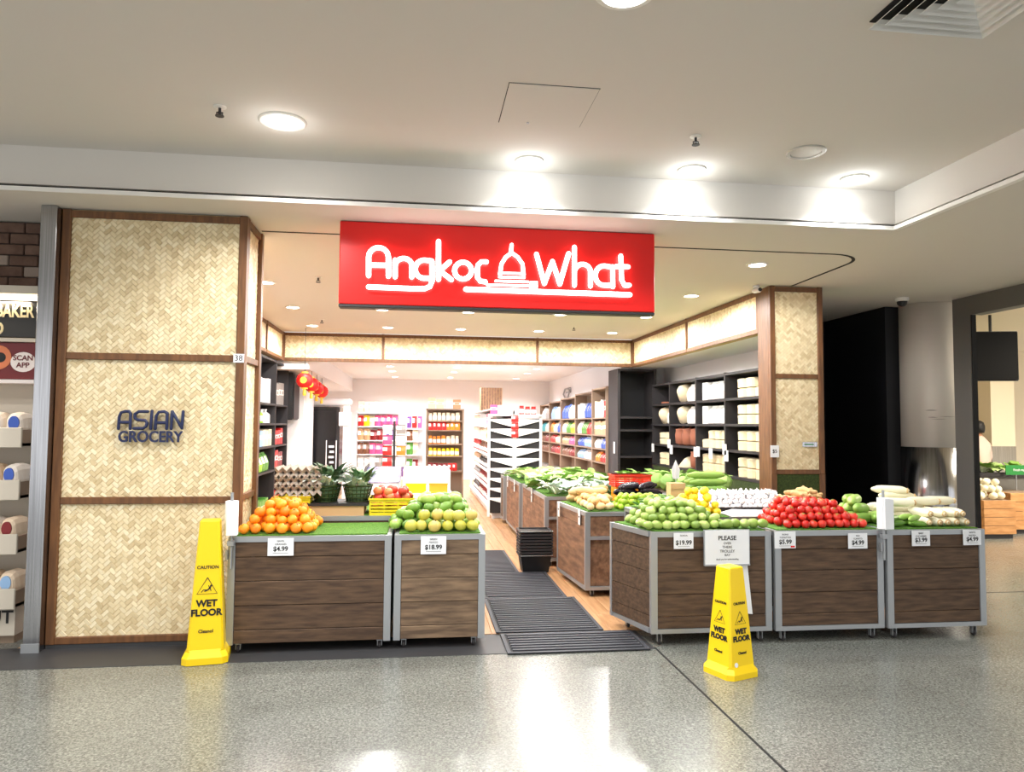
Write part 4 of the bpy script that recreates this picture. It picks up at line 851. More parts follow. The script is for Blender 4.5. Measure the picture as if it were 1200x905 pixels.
# ---- black cabinet facing the mall
t = thing('black_cabinet', 'tall empty black cabinet with two shelves under the fascia corner', 'cabinet', (0, 0, 0))
for x in (3.36, 4.0): B('side', 'charcoal', t, x, x + .045, 12.0, 12.6, 0, 2.47)
B('back', 'black_plastic', t, 3.405, 4.0, 12.56, 12.6, 0, 2.47)
for z in (.05, .95, 1.40, 1.62, 2.43): B('shelf', 'charcoal', t, 3.405, 4.0, 12.01, 12.56, z, z + .035)
p = thing('price_tag', 'white tag on the side of the black cabinet', 'tag', (3.355, 12.2, 1.12)); B('card', 'paper', p, -.004, 0, -.05, .05, -.1, .1)
# ---- dark cubby shelf on the right
CYs = [8.0, 9.0, 10.0, 11.1, 11.95]; CZ = [.86, 1.19, 1.52, 1.85, 2.18]
t = thing('cubby_shelf', 'dark open cubby shelf of steamers and baskets on the right', 'shelf', (0, 0, 0))
for y in CYs: B('divider', 'charcoal', t, 3.95, 4.36, y - .018, y + .018, .3, 2.20)
for z in CZ:
    for a, b in zip(CYs[:-1], CYs[1:]): B('board', 'charcoal', t, 3.952, 4.36, a + .018, b - .018, z - .02, z + .012)
B('back', 'black_plastic', t, 4.36, 4.385, 7.98, 11.97, .3, 2.20); B('kick', 'dark_turf', t, 3.96, 4.36, 8.02, 11.93, .3, .84)
B('base', 'charcoal', t, 3.97, 4.36, 8.0, 11.95, 0, .3)
SM = {}
def steamer(p, r, h, where):
    k = (r, h)
    if k not in SM:
        SM[k] = (MB().lathe([(r, 0), (r, h * .62), (r * .93, h * .62), (r * .93, h * .55)], 18).mesh('body', 'steamer'), MB().lathe([(r * 1.03, h * .60), (r * 1.03, h * .86), (r * .8, h * .95), (r * .2, h)], 18).mesh('lid', 'straw'))
    t = thing('bamboo_steamer', 'round bamboo steamer ' + where, 'steamer', p, 0, 'steamers ' + where); inst('body', SM[k][0], t); inst('lid', SM[k][1], t)
def zz(k): return CZ[k] + .013
for k, nm in ((0, 'lowest'), (1, 'second'), (2, 'third'), (3, 'top')):
    w = f'in the {nm} cubby of the column nearest the pillar'
    for j, y in enumerate((8.2, 8.44, 8.68)):
        for q in range(2 if k != 3 else 1 + (j > 0)): steamer((4.1, y, zz(k) + q * .125), .105, .12, w)
for k, nm in ((0, 'lowest'), (1, 'second')):
    for j, y in enumerate((9.2, 9.42, 9.64, 9.86)):
        for q in range(2 if j < 3 or k == 0 else 1): steamer((4.1, y, zz(k) + q * .125), .095, .12, f'in the {nm} cubby, second column from the pillar')
for k in (2, 3): 
    for j in range(4): good('pouch' if j < 3 else 'carton', 'white', (4.08, 9.2 + j * .2, zz(k)), .18, .14, .25, -math.pi / 2, f'white wrapped packet in the {"third" if k == 2 else "top"} cubby, second column from the pillar', f'white packets cubby {k}')
HAT = MB().lathe([(.16, 0), (.165, .01), (.07, .13), (.02, .16)], 20).mesh('cone_hat', 'straw', True)
for k in (2, 3):
    tag(inst('straw_cone', HAT, None, (4.1, 10.75, zz(k) + .15), (math.pi / 2 - .35, 0, -math.pi / 2 + .3)), f'straw cone hat tilted in the {"third" if k == 2 else "top"} cubby, third column from the pillar', 'hat')
    for j in range(2): good('pouch', 'white', (4.08, 10.2 + j * .2, zz(k)), .17, .14, .26, -math.pi / 2, f'white wrapped packet in the {"third" if k == 2 else "top"} cubby, third column from the pillar', f'white packets cubby third {k}')
POT = MB().lathe([(.07, 0), (.12, .03), (.13, .16), (.115, .23), (.125, .25), (.11, .25)], 18).mesh('pot', 'clay', True); PLID = MB().lathe([(.12, .25), (.07, .28), (.02, .285), (.02, .30), (.01, .305)], 16).mesh('lid', 'clay', True)
for j, y in enumerate((10.25, 10.58, 10.88)):
    t = thing('clay_pot', 'brown clay pot in second cubby, third column from the pillar', 'pot', (4.1, y, zz(1)), 0, 'clay pots in the cubby'); inst('body', POT, t); inst('lid', PLID, t, None, None, (1, 1, .95))
t = thing('clay_pot', 'brown clay pot in lowest cubby beside a straw bundle', 'pot', (4.1, 10.25, zz(0))); inst('body', POT, t); inst('lid', PLID, t, None, None, (1, 1, .95))
tag(inst('straw_cone', HAT, None, (4.1, 10.65, zz(0)), (0, 0, 0)), 'straw cone hat lying flat in the lowest cubby', 'hat')
tag(inst('straw_cone', HAT, None, (4.1, 11.6, zz(2) + .15), (math.pi / 2 - .3, 0, -math.pi / 2 + .2)), 'straw cone hat in third cubby of the column by the black cabinet', 'hat'); good('pouch', 'white', (4.08, 11.28, zz(2)), .17, .14, .25, -math.pi / 2, 'white packet beside the cone hat by the black cabinet', None)
for k in (0, 1):
    for q in range(2): steamer((4.1, 11.65, zz(k) + q * .10), .11, .095, f'in the {"lowest" if k == 0 else "second"} cubby of the column by the black cabinet'); steamer((4.1, 11.35, zz(k) + q * .10), .11, .095, f'in the {"lowest" if k == 0 else "second"} cubby of the column by the black cabinet')
MB_ = MB().lathe([(.13, 0), (.14, .02), (.13, .03)], 16).mesh('woven_tray', 'clay')
tag(inst('woven_tray', MB_, None, (4.1, 11.5, zz(3))), 'flat brown woven tray in the top cubby by the black cabinet', 'tray')
for i, (y, z) in enumerate(((11.9, 1.13), (11.1, 1.22), (11.0, 1.13), (10.0, 1.13), (9.9, 1.14), (9.0, 1.2), (8.95, 1.12), (9.45, 1.13))):
    t = thing('price_tag', 'white price card hanging on the front edge of the cubby shelf', 'tag', (3.945, y, z), 0, 'price cards on the cubby shelf'); B('card', 'paper', t, -.004, 0, -.06, .06, -.07, .07)
# ---- black shelving on the left
t = thing('black_shelving', 'black open shelving along the left wall of the shop', 'shelf', (0, 0, 0))
LYs = [9.0, 10.2, 11.3, 12.3]; LZ = [.12, .79, 1.15, 1.48, 1.77, 2.42]
for y in LYs: B('upright', 'charcoal', t, -2.56, -2.13, y - .018, y + .018, 0, 2.44)
for a, b in zip(LYs[:-1], LYs[1:]):
    for z in LZ: B('board', 'charcoal', t, -2.56, -2.132, a + .018, b - .018, z - .015, z + .015)
B('back', 'black_plastic', t, -2.585, -2.56, 9.0, 12.3, 0, 2.44)
LC = [[('carton', 'green')], [('pouch', 'lime'), ('pouch', 'green')], [('carton', 'pale blue'), ('carton', 'cream')], [('bottle', 'lime'), ('bottle', 'white')], [('carton', 'white')]]
LC2 = [[('carton', 'red')], [('carton', 'red'), ('carton', 'dark red')], [('carton', 'red')], [], [('carton', 'grey')]]
LC0 = [[('carton', 'orange')], [('pouch', 'orange'), ('pouch', 'lime')], [('carton', 'cream')], [('bottle', 'green')], []]
for b, C in ((0, LC0), (1, LC), (2, LC2)):
    for k, kinds in enumerate(C):
        if kinds: row((-2.24, LYs[b] + .05), (-2.24, LYs[b + 1] - .05), LZ[k] + .016, kinds, f'on {["bottom", "second", "third", "fourth", "top"][k]} board, {["near", "middle", "far"][b]} bay of the black shelving', .14, [.3, .27, .25, .22, .36][k], (.16, .24), math.pi / 2, fill=.95)
t = thing('black_cabinet', 'shallow black wall cabinet hanging beyond the black shelving', 'cabinet', (0, 0, 0)); B('body', 'black_plastic', t, -2.59, -2.06, 12.35, 12.9, 1.55, 2.33, c=.01); B('door', 'charcoal', t, -2.055, -2.04, 12.37, 12.88, 1.57, 2.31, c=.004)
# ---- lanterns
for i, (px, py, y) in enumerate(((357, 446, 11.3), (365, 451, 12.3), (371, 455, 13.2), (377, 459, 14.2))):
    p = at(px, py, 1, y); t = thing('paper_lantern', ['nearest', 'second', 'third', 'farthest'][i] + ' red paper lantern in the string below the fascia', 'lantern', p, 0, 'red paper lanterns')
    prof = []
    for k in range(13): a = -1.15 + 2.3 * k / 12; prof.append((.125 * math.cos(a) * (1.03 if k % 2 else .97), .12 * math.sin(a)))
    MB().lathe(prof, 20).build('shade', 'lantern_red', t, smooth=True); MB().lathe([(.05, .105), (.05, .13)], 12).build('cap', 'gold', t); MB().lathe([(.05, -.13), (.05, -.105)], 12).build('cap', 'gold', t)
    MB().lathe([(.02, -.13), (.028, -.2), (.024, -.23)], 10).build('tassel', 'gold', t); MB().lathe([(.05, .0), (.05, .004)], 10, axis='y').build('emblem', 'gold', t, (0, -.128, 0))
    zt_ = (ZS if y < 11.8 else ZI if p.x > -1.75 else 2.36) - p.z
    MB().tube([(0, 0, .13), (0, 0, zt_)], .004, 5, caps=False).build('cord', 'ink', t)
# ---- fridge and things at the back left
t = thing('black_fridge', 'tall black fridge with white canopy at the back left', 'fridge', (0, 0, 0))
B('body', 'fridge_black', t, -2.22, -1.52, 14.5, 15.2, .05, 1.82, c=.015); B('door', 'fridge_black', t, -2.17, -1.58, 14.47, 14.5, .15, 1.76, c=.008); B('frame', 'charcoal', t, -2.22, -2.17, 14.48, 14.5, .1, 1.8); B('frame', 'charcoal', t, -1.58, -1.52, 14.48, 14.5, .1, 1.8); B('kick', 'chrome', t, -2.2, -1.56, 14.47, 14.5, .58, .64)
MB().tube([(-2.2, 14.62, 1.90), (-1.36, 14.62, 1.91)], .075, 10).build('canopy', 'white_plastic', t, smooth=True)
lt = thing('letter_board', 'small framed board standing before the black fridge', 'sign', at(388, 537, 1, 14.3)); B('board', 'fridge_black', lt, -.09, .09, -.01, .01, -.33, .33)
for a in ((-.10, -.085, -.34, .34), (.085, .10, -.34, .34)): B('frame', 'white_plastic', lt, a[0], a[1], -.014, .014, a[2], a[3])
for k in range(4): B('mark', 'white_plastic', lt, -.05 + .02 * (k % 2), .05, -.014, -.011, .2 - k * .1, .24 - k * .1)
B('stand', 'charcoal', lt, -.02, .02, -.02, .02, -lt.location.z + .01, -.34)
t = thing('white_post', 'slim white post at the right of the black fridge', 'post', (-1.38, 14.4, 0)); B('shaft', 'white_wall', t, -.06, .06, -.06, .06, 0, 1.84, c=.006); B('box', 'white_plastic', t, -.14, .10, -.09, -.06, 1.45, 1.72, c=.01)
# magazine and snack rack at the back wall
def rack(label, where, x0, x1, y, zs, cont, d=.35, post='white_plastic', board='white_plastic', hm=.25, wr=(.10, .16), top=None, name='goods_rack', tilt=0):
    t = thing(name, label, 'shelf', (0, 0, 0)); top = top or zs[-1] + .3
    for x in (x0, x1 - .03):
        for yy in (y, y + d - .03): B('post', post, t, x, x + .03, yy, yy + .03, 0, top)
    for z in zs: B('shelf', board, t, x0, x1, y, y + d, z - .02, z)
    B('back', board, t, x0 + .03, x1 - .03, y + d - .012, y + d, zs[0], top)
    for k, z in enumerate(zs):
        if k < len(cont) and cont[k]: row((x0 + .04, y + .09), (x1 - .04, y + .09), z, cont[k], f'on {ORD(k)} board of {where}', .13, hm, wr)
    return t
rack('white rack of colourful snacks and prints against the back left wall', 'the snack rack at the back left', -1.42, -.42, 17.0, [.5, .80, 1.12, 1.44, 1.75], [[('pouch', 'white'), ('pouch', 'grey')], [('pouch', 'brown'), ('pouch', 'pink'), ('pouch', 'white')], [('pouch', 'kraft'), ('pouch', 'dark red'), ('pouch', 'purple')], [('pouch', 'red'), ('pouch', 'yellow'), ('pouch', 'cream'), ('pouch', 'pink')], [('carton', 'cream'), ('pouch', 'white')]], hm=.27, top=1.80)
t = thing('clothes_rack', 'dark slim stand hung with orange and red packets', 'stand', (-.42, 13.2, 0)); B('pole', 'charcoal', t, -.02, .02, -.02, .02, .03, 1.55); B('foot', 'charcoal', t, -.2, .2, -.2, .2, 0, .03)
for k in range(5): B('hook', 'charcoal', t, -.2, .2, -.03, .01, .72 + k * .19, .73 + k * .19)
for k in range(5):
    for s in (-1, 1): good('pouch', ['orange', 'red', 'red', 'pink', 'white'][k] if s < 0 else ['purple', 'white', 'orange', 'white', 'grey'][k], (-.42 + s * .12, 13.175, .56 + k * .19), .16, .05, .17, 0, f'{["orange", "red", "red", "pink", "white"][k] if s < 0 else ["purple", "white", "orange", "white", "grey"][k]} packet hanging on the {["lowest", "second", "middle", "fourth", "top"][k]} hook of the slim stand', None)
rack('brown wooden rack of jars and packets at the end of the aisle', 'the wooden rack at the aisle end', .16, .92, 14.7, [.10, .56, .86, 1.10, 1.38, 1.57], [[], [('pouch', 'dark red'), ('pouch', 'red')], [('jar', 'yellow')], [('jar', 'orange'), ('jar', 'cream')], [('pouch', 'red'), ('pouch', 'orange')], [('jar', 'cream')]], .38, 'shelf_wood', 'shelf_wood', .17, (.07, .10), 1.81)
for i, c in enumerate(('cream', 'cream', 'white', 'kraft')): good('carton', c, (.27 + i * .17, 14.9, 1.812), .15, .2, .22 - .03 * (i % 2), 0, f'{c} carton on top of the wooden rack at the aisle end', 'cartons on the wooden rack')
t_top = B('top_board', 'shelf_wood', bpy.data.objects['goods_rack.001'], .16, .92, 14.7, 15.08, 1.79, 1.81)
rack('narrow white rack of packets left of the wooden rack', 'the narrow white rack', -.26, .12, 13.9, [.62, .92, 1.18, 1.42], [[('pouch', 'green'), ('pouch', 'dark red')], [('pouch', 'green'), ('pouch', 'cream')], [('pouch', 'brown'), ('pouch', 'cream')], [('pouch', 'purple'), ('pouch', 'red'), ('pouch', 'pink')]], .4, 'white_plastic', 'white_plastic', .23, (.08, .12), 1.76)
# gondola along the aisle
t = thing('gondola_shelf', 'white double gondola shelf along the aisle with wedge shaped end trays', 'shelf', (0, 0, 0))
GX0, GX1, GY0, GY1 = 1.16, 2.0, 11.55, 16.4; GZ = [.14, .42, .70, .98, 1.24, 1.50]
for y in (GY0, 13.15, 14.75, GY1 - .04): B('upright', 'white_plastic', t, 1.54, 1.60, y, y + .04, 0, 1.74)
B('spine', 'white_plastic', t, 1.565, 1.585, GY0 + .04, GY1 - .04, .05, 1.72)
for z in GZ: B('shelf', 'white_plastic', t, GX0 + (.0 if z < .2 else .04), 1.565, GY0, GY1, z - .03, z)
B('kick', 'white_plastic', t, GX0 + .05, 1.95, GY0 + .05, GY1, 0, .11)
for y in (GY0, GY1 - .04): B('post', 'white_plastic', t, GX0 + .02, GX0 + .06, y, y + .04, 0, 1.76)
GC = [[('bottle', 'red'), ('jar', 'dark red'), ('bottle', 'black')], [('bottle', 'brown'), ('jar', 'dark red'), ('bottle', 'grey')], [('bottle', 'brown'), ('bottle', 'black'), ('jar', 'kraft')], [('bottle', 'dark red'), ('bottle', 'brown'), ('jar', 'red')], [('pouch', 'kraft'), ('pouch', 'cream'), ('carton', 'cream')], [('carton', 'pink'), ('carton', 'white'), ('carton', 'cream')]]
for k, z in enumerate(GZ): row((GX0 + .13, GY0 + .06), (GX0 + .13, GY1 - .06), z, GC[k], f'on {ORD(k)} board of the white gondola', .11, .21, (.15, .22), -math.pi / 2)
t = thing('end_display', 'white end display with wedge trays meeting at a centre post', 'display stand', (0, 0, 0)); YE = 11.42
B('centre_post', 'white_plastic', t, 1.49, 1.545, YE - .04, YE + .02, 0, 1.60); B('side_post', 'white_plastic', t, 1.10, 1.14, YE + .06, YE + .1, .05, 1.66); B('side_post', 'white_plastic', t, 1.93, 1.97, YE + .06, YE + .1, .05, 1.66); B('back', 'charcoal', t, 1.14, 1.93, YE + .085, YE + .105, .1, 1.6)
for k in range(9):
    z = .22 + k * .155
    for xa, xb in ((1.49, 1.14), (1.545, 1.93)):
        MB().extrude([(xa, YE - .03, z), (xb, YE + .05, z + .095), (xb, YE + .05, z + .125), (xa, YE - .03, z + .135)] if xa > xb else [(xa, YE - .03, z), (xa, YE - .03, z + .135), (xb, YE + .05, z + .125), (xb, YE + .05, z + .095)], (0, .02, 0)).build('wedge_tray', 'white_plastic', t)
row((1.58, 11.46), (1.95, 11.46), 1.665, [('jar', 'red')], 'on top of the white end display', .09, .14, (.085, .095))
B('top_board', 'white_plastic', t, 1.10, 1.97, YE - .03, YE + .12, 1.64, 1.664)
row((1.12, 11.46), (1.50, 11.46), 1.665, [('carton', 'pink'), ('carton', 'white')], 'on the left top of the white end display', .09, .15, (.10, .13))
for k in range(3): good('pouch', 'red', (1.51, YE - .09, 1.30 + k * .12), .11, .05, .115, 0, f'{["lowest", "middle", "upper"][k]} red packet hanging on the end display centre post', None)
t = thing('wicker_basket', 'striped brown wicker box on top of the gondola', 'basket', (1.35, 13.6, 1.765)); mb = MB()
for k in range(8): mb.box(-.2 + k * .05, -.158 + k * .05, -.155, -.145, 0, .42)
mb.build('slats', 'bin_wood_warm', t); B('body', 'card', t, -.2, .2, -.145, .15, 0, .42)
B('gondola_top', 'white_plastic', bpy.data.objects['gondola_shelf'], 1.18, 1.62, GY0, GY1, 1.74, 1.762)
# white counter with trays, freezer
t = thing('counter', 'white counter with bright trays beyond the mango bin', 'counter', (0, 0, 0))
B('body', 'white_plastic', t, -.20, .45, 9.0, 10.0, .0, .62, c=.01); B('upper', 'white_plastic', t, -.18, .42, 9.35, 10.0, .62, .93, c=.02); B('front_ledge', 'pale_wood', t, -.2, .45, 8.98, 9.0, .56, .60)
for x0, x1, m, l in ((-.14, .11, 'yellow_plastic', 'flat yellow tray standing on the white counter'), (.15, .38, 'crate_orange', 'flat orange tray standing on the white counter')):
    tt = thing('tray', l, 'tray', (0, 9.24, .63)); B('panel', m, tt, x0, x1, 0, .02, 0, .12, c=.006); B('rim', m, tt, x0 - .006, x1 + .006, -.012, .02, .112, .124)
t = thing('chest_freezer', 'pale chest freezer with curved purple glass lid left of the counter', 'freezer', (0, 0, 0)); B('body', 'white_plastic', t, -.68, -.24, 9.9, 10.7, 0, .72, c=.02)
MB().extrude([(-.70, 9.88, .72), (-.70, 9.95, .80), (-.70, 10.2, .87), (-.70, 10.72, .88), (-.70, 10.72, .72)], (.47, 0, 0)).build('lid', 'purple_glass', t); MB().tube([(-.70, 9.88, .74), (-.70, 9.95, .82), (-.70, 10.2, .89), (-.70, 10.7, .90)], .02, 6).build('lid_rim', 'charcoal', t); B('label', 'paper', t, -.6, -.35, 9.885, 9.9, .4, .62)
# ------------------------------------------------------------------ bakery next door on the left
t = thing('steel_column', 'brushed stainless steel column strip between bakery and bamboo pillar', 'column', (0, 0, 0)); B('cladding', 'steel', t, -2.515, -2.413, 5.13, 5.7, 0, ZS - .002, c=.004); B('kick', 'alu', t, -2.52, -2.41, 5.12, 5.13, 0, .06)
bw = struct('wall_bakery', MB().box(-4.4, -2.52, 5.9, 6.0, 0, ZS), 'mortar')
t = thing('brick_panel', 'brown brick panel above the bakery shelf', 'wall panel', (0, 0, 0)); B('backing', 'mortar', t, -4.3, -2.53, 5.62, 5.7, 2.44, ZS - .003)
bmx = MB().cbox(0, .19, 0, .03, 0, .072, c=.005); bm1, bm2 = bmx.mesh('brick', 'brick_dark'), bmx.mesh('brick', 'brick_pale')
for j in range(6):
    for i in range(9):
        x = -2.74 - i * .2 + (j % 2) * .1
        if x + .19 > -2.53: continue
        inst('brick', bm2 if (i * 7 + j * 5) % 6 == 0 else bm1, t, (x, 5.595, 2.46 + j * .08))
t = thing('bakery_shelf', 'cream bakery shelf unit with four bread trays', 'shelf', (0, 0, 0)); BX0, BX1 = -4.2, -2.64
B('back', 'bread_shelf', t, BX0, BX1, 5.6, 5.66, .05, 2.44); B('top_rail', 'bread_shelf', t, BX0, BX1 + .02, 5.40, 5.62, 2.385, 2.44); B('lamp_strip', 'strip_lamp', t, BX0, BX1, 5.43, 5.46, 2.345, 2.375); B('divider_rail', 'bread_shelf', t, BX0, BX1, 5.42, 5.6, 2.05, 2.075); B('divider_rail', 'poster_white', t, BX0, BX1, 5.40, 5.6, 1.76, 1.785)
for z in (1.33, .98, .62, .26):
    B('tray_floor', 'bread_shelf', t, BX0, BX1, 5.28, 5.6, z, z + .02); B('tray_front', 'bread_shelf', t, BX0, BX1, 5.26, 5.28, z - .01, z + .125, c=.004); B('tray_end', 'shelf_wood', t, BX1 - .012, BX1, 5.28, 5.6, z, z + .11)
B('plinth', 'bread_shelf', t, BX0, BX1 - .03, 5.34, 5.6, .06, .26); B('kick', 'shelf_wood', t, BX0, BX1 - .05, 5.38, 5.6, 0, .06); text('plinth_words', 'DONUT', .12, 'ink', t, (-2.90, 5.337, .18), ext=.001, off=.002)
text('tray_ticket_text', '4.5', .05, 'ink', t, (-2.87, 5.255, 1.40), ext=.001)
lg = bpy.data.lights.new('shelf_lamp', 'AREA'); lg.shape = 'RECTANGLE'; lg.size = 1.4; lg.size_y = .04; lg.energy = 15; lg.color = (1, .82, .6); lo = link(bpy.data.objects.new('shelf_lamp', lg)); lo.parent = t; lo.location = (-3.4, 5.42, 2.33)
t = thing('bakery_sign', 'black bakery sign with cream lettering ending in BAKER', 'sign', (0, 5.42, 2.22)); B('board', 'bakery_sign', t, -4.2, -2.645, 0, .03, -.14, .12, c=.004)
text('words', 'BAKER', .125, 'bakery_type', t, (-2.672, -.002, .04), ext=.003, off=.003, align='RIGHT', sx=.66); text('words', 'BREAD', .125, 'bakery_type', t, (-2.862, -.002, -.085), ext=.003, off=.003, align='RIGHT', sx=.78)
t = thing('poster', 'dark red poster with a white SCAN APP speech bubble', 'poster', (0, 5.44, 1.92)); B('sheet', 'bakery_poster', t, -4.2, -2.65, 0, .02, -.13, .125)
MB().lathe([(.082, -.003), (.082, 0)], 24, axis='y', sy=.85).build('bubble', 'poster_white', t, (-2.738, 0, -.01)); text('bubble_words', 'SCAN\nAPP', .05, 'bakery_poster', t, (-2.738, -.005, -.008), ext=.0008, off=.001)
MB().lathe([(.085, -.003), (.085, 0)], 20, axis='y').build('round_pastry', 'poster_skin', t, (-2.90, 0, .02)); MB().lathe([(.035, -.005), (.035, -.002)], 16, axis='y').build('pastry_centre', 'ink', t, (-2.885, 0, .02))
LF = MB()
prof = [(-.155, .4), (-.148, .68), (-.125, .88), (-.06, 1), (.06, 1), (.125, .88), (.148, .68), (.155, .4)]
vs = []; NC = 12
for q, (x, s) in enumerate(prof):
    for i in range(NC):
        a = 2 * math.pi * i / NC; vs.append((x, .064 * s * math.copysign(abs(math.cos(a)) ** .7, math.cos(a)) * (1 + .05 * math.sin(5 * x * 40 + i)), max(0, .058 + .060 * s * math.copysign(abs(math.sin(a)) ** .7, math.sin(a)))))
for j in range(len(prof) - 1):
    for i in range(NC): LF.add([vs[j * NC + i], vs[j * NC + (i + 1) % NC], vs[(j + 1) * NC + (i + 1) % NC], vs[(j + 1) * NC + i]], [(0, 1, 2, 3)])
LF.add(vs[:NC], [tuple(range(NC))]); LF.add(vs[-NC:], [tuple(range(NC - 1, -1, -1))]); LFM = LF.mesh('loaf', 'bread', True)
LB = MB().box(-.07, .07, -.066, -.058, .03, .09).box(-.03, .03, -.03, .03, .117, .122).mesh('label', 'print_a')
for k, (z, nm, c1) in enumerate(((1.352, 'top', 'blue'), (1.002, 'second', 'blue'), (.642, 'third', 'dark red'), (.282, 'lowest', 'pale blue'))):
    for i in range(5):
        for j in range(1):
            o = tag(inst('bread_loaf', LFM, None, (-2.715 - i * .132, 5.40 + .02 * j, z + .003), (0, 0, math.pi / 2 + random.uniform(-.15, .15)), (.62, .95, 1.75)), f'wrapped bread loaf on the {nm} tray of the bakery shelf', 'bread', f'loaves on the {nm} bakery tray')
            l = MB().lathe([(.036, -.164), (.036, -.13)], 14, (0, 0, .075), 'x', sy=.75).build('label', 'print_a', o); l.color = col4(PAL[c1])
# ------------------------------------------------------------------ right side: column, door frame, store beyond
t = thing('round_column', 'plastered column with stainless steel base beside the dark hoarding', 'column', (5.945, 7.82, 0))
MB().lathe([(.30, 1.28), (.30, ZS - .002)], 40).build('shaft', 'plaster', t, smooth=True); MB().lathe([(.308, 0), (.308, 1.28), (.30, 1.28)], 40).build('steel_base', 'steel', t, smooth=True)
for o in t.children:
    for pl_ in o.data.polygons: pl_.use_smooth = len(pl_.vertices) == 4
def scuff(a, z, w, h):
    r = .3006; n = 6; vs = []
    for k in range(n + 1): aa = a + w / r * (k / n - .5); hh = h * (math.sin(math.pi * k / n) + .15); vs += [(r * math.cos(aa), r * math.sin(aa), z - hh / 2), (r * math.cos(aa), r * math.sin(aa), z + hh / 2)]
    MB().add(vs, [(2 * k, 2 * k + 2, 2 * k + 3, 2 * k + 1) for k in range(n)]).build('scuff_mark', 'stain', t)
scuff(-2.15, 1.70, .12, .014); scuff(-1.9, 1.60, .16, .006); scuff(-1.55, 1.63, .2, .007); scuff(-2.1, 1.62, .1, .01)
struct('wall_mall_right', MB().box(5.955, 5.99, 7.16, 7.42, 0, ZS - .001).box(5.955, 6.10, 2.0, 7.16, 2.735, ZS - .001), 'dark_frame')
struct('trim_7', MB().box(5.962, 6.015, 7.145, 7.159, 0, 2.735), 'shadow_gap')
struct('wall_market', MB().box(6.1, 14, 13.5, 13.6, 0, 3.3).box(6.3, 6.4, 8.2, 13.5, 0, 3.3).box(14, 14.1, 3, 13.6, 0, 3.3), 'cream_wall'); struct('ceiling_market', MB().box(6.1, 14, 3.2, 13.6, 3.1, 3.2), 'cream_wall')
lg = bpy.data.lights.new('market_fill', 'AREA'); lg.size = 1.2; lg.energy = 150; lg.color = (1, .86, .66)  # warm area light added to light the market; its panel is out of view
t = thing('market_fill_panel', 'added square light panel, out of view, lighting the market', 'light', (9.2, 7.4, 3.08)); B('panel', 'lamp', t, -.6, .6, -.6, .6, -.0, .02); lo = link(bpy.data.objects.new('market_fill', lg)); lo.parent = t; lo.location = (0, 0, -.04)
downlight(8.72, 9.3, 3.1, .06, 20, 'small round ceiling fitting above the market screen', None)
t = thing('hanging_screen', 'black screen hanging tilted from the market ceiling', 'screen', at(1163, 419, 1, 9.2), -.25); B('panel', 'screen_black', t, -.33, .33, -.02, .02, -.32, .36, c=.008); B('bezel', 'black_plastic', t, -.34, .34, .02, .05, -.33, .37); MB().tube([(0, .04, .37), (0, .04, 3.1 - t.location.z)], .02, 8, caps=False).build('pole', 'black_plastic', t)
t = thing('market_column', 'cream column with steel base inside the market', 'column', (9.78, 11.3, 0)); B('shaft', 'cream_wall', t, -.22, .22, -.22, .22, 1.2, 3.1); B('steel_base', 'steel', t, -.225, .225, -.225, .225, 0, 1.2)
def tcrate(label, x, y, w, d, h, n=4):
    t = thing('timber_crate', label, 'crate', (x, y, 0)); B('core', 'shelf_wood', t, -w / 2 + .02, w / 2 - .02, -d / 2 + .02, d / 2, .06, h - .005)
    for k in range(n): B('slat', 'timber_crate', t, -w / 2, w / 2, -d / 2, -d / 2 + .02, .06 + k * (h - .06) / n + .006, .06 + (k + 1) * (h - .06) / n, c=.003); B('slat', 'timber_crate', t, -w / 2, -w / 2 + .02, -d / 2 + .02, d / 2, .06 + k * (h - .06) / n + .006, .06 + (k + 1) * (h - .06) / n, c=.003)
    B('plinth', 'charcoal', t, -w / 2 + .03, w / 2 - .03, -d / 2 + .03, d / 2 - .03, 0, .06)
tcrate('slatted timber crate of white vegetables in the market', 7.86, 9.3, .48, .6, .52); tcrate('farther timber crate partly cut by the right photo edge', 8.68, 9.7, .6, .6, .58)
heap('turnip', round_fruit('turnip', 'daikon', .055, .9), 'white turnip heaped on the market crate', 'turnip', 'turnips on the market crate', 7.66, 8.06, 9.06, 9.5, .52, .12, .12, .09, 3, 'up', (.3, .3, .3, 0), None, 9, half=.05)
greens(BK, 'leafy green bunch on the market table behind the crates', 'leafy bunches in the market', 7.9, 9.2, 10.0, 10.5, .83, 5, 2, 1.4)
t = thing('market_table', 'dark market table carrying greens', 'table', (0, 0, 0)); B('top', 'charcoal', t, 7.8, 9.3, 9.95, 10.12, .78, .83); B('body', 'dark_frame', t, 7.82, 9.28, 10.0, 10.12, 0, .78)
t = thing('market_sign', 'small green sign among the market vegetables', 'sign', at(1192, 551, 1, 9.6)); B('board', 'green_sign', t, -.18, .3, 0, .015, -.07, .07); text('words', 'Fresh veg', .05, 'paper', t, (.03, -.003, 0)); B('stand', 'alu', t, -.005, .005, .015, .025, -.3, -.0)
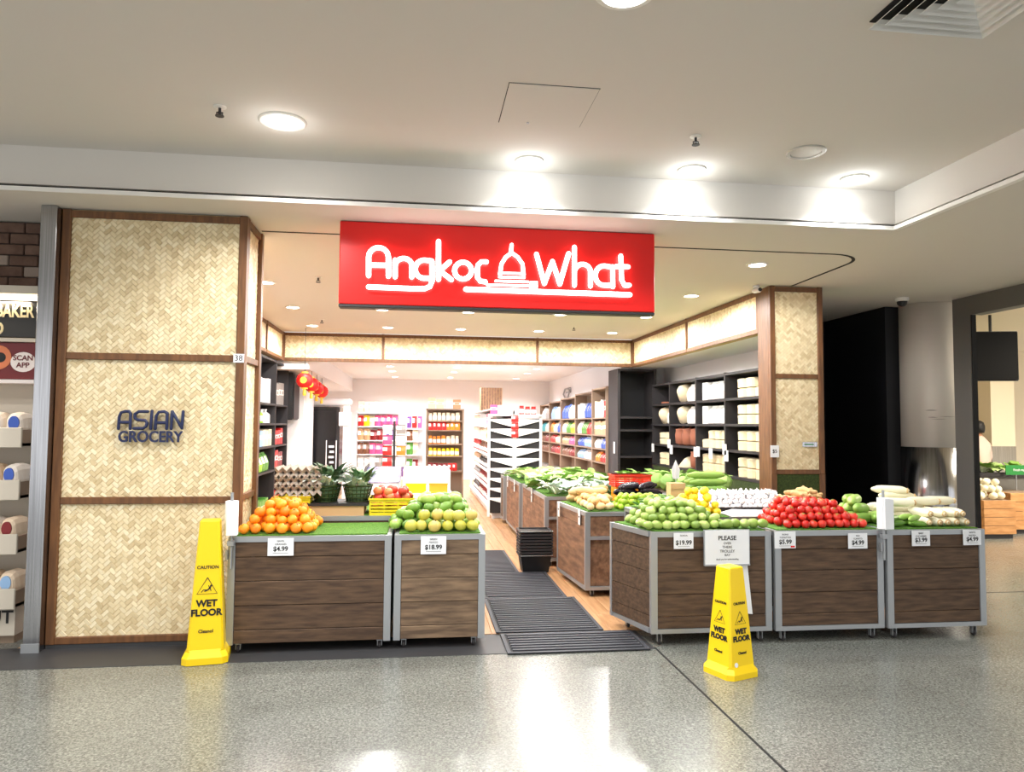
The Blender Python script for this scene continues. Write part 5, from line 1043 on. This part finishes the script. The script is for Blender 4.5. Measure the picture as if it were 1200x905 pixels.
# shopper in the market, seen from behind
def person(label, loc, rz):
    me = bpy.data.meshes.new('person'); J = [(0, 0, .86), (0, .0, 1.06), (0, -.02, 1.26), (0, -.03, 1.36), (0, -.04, 1.42),
        (.09, 0, .80), (.10, -.02, .46), (.10, 0, .08), (.11, -.10, .03), (-.09, 0, .80), (-.10, .02, .46), (-.10, .03, .08), (-.11, -.07, .03),
        (.17, -.02, 1.25), (.22, -.02, 1.02), (.20, -.18, .90), (.19, -.26, .90), (-.17, -.02, 1.25), (-.22, .0, 1.02), (-.20, -.16, .88), (-.19, -.24, .87)]
    E_ = [(0, 1), (1, 2), (2, 3), (3, 4), (0, 5), (5, 6), (6, 7), (7, 8), (0, 9), (9, 10), (10, 11), (11, 12), (2, 13), (13, 14), (14, 15), (15, 16), (2, 17), (17, 18), (18, 19), (19, 20)]
    R_ = [.14, .13, .14, .06, .05, .09, .06, .04, .04, .09, .06, .04, .04, .06, .045, .032, .028, .06, .045, .032, .028]
    me.from_pydata(J, E_, []); me.materials.append(MATS['shirt']); me.materials.append(MATS['trousers']); me.materials.append(MATS['skin'])
    o = link(bpy.data.objects.new('person', me)); sk = o.modifiers.new('skin', 'SKIN'); o.modifiers.new('sub', 'SUBSURF').levels = 2; o.modifiers['sub'].render_levels = 2
    for v, r in zip(me.skin_vertices[0].data, R_): v.radius = (r, r * .8)
    me.skin_vertices[0].data[0].use_root = True
    dg = bpy.context.evaluated_depsgraph_get(); m2 = bpy.data.meshes.new_from_object(o.evaluated_get(dg)); bpy.data.objects.remove(o, do_unlink=True)
    m2.materials.clear(); [m2.materials.append(MATS[k]) for k in ('shirt', 'trousers', 'skin')]
    for p in m2.polygons: p.use_smooth = True; z = p.center.z; p.material_index = 1 if z < .84 and abs(p.center.x) < .17 else 2 if z > 1.37 or (abs(p.center.x) > .16 and z < 1.0) else 0
    m2.name = 'person'; t = tag(inst('person', m2, None, loc, (0, 0, rz)), label, 'person')
    h = MB().lathe([(.02, -.115), (.05, -.10), (.07, -.05), (.078, 0), (.075, .05), (.055, .09), (.02, .11)], 14, (0, -.045, 1.50)).tube([(0, -.12, 1.495), (0, -.14, 1.48)], .012, 6).tube([(.076, -.045, 1.505), (.084, -.04, 1.49)], .014, 6).tube([(-.076, -.045, 1.505), (-.084, -.04, 1.49)], .014, 6)
    h.build('head', 'skin', t, smooth=True); MB().lathe([(.072, -.08), (.084, -.02), (.084, .03), (.066, .09), (.02, .122)], 14, (0, -.03, 1.505)).build('hair', 'hair', t, smooth=True)
    for s in (-.1, .11): MB().tube([(s, .03, .035), (s, -.12, .03)], [.045, .04], 8).build('shoe', 'ink', t, smooth=True)
person('shopper in a pale pink shirt seen from behind in the market', (*at(1150, 520, 1, 10.7).xy, 0), math.pi + .3)
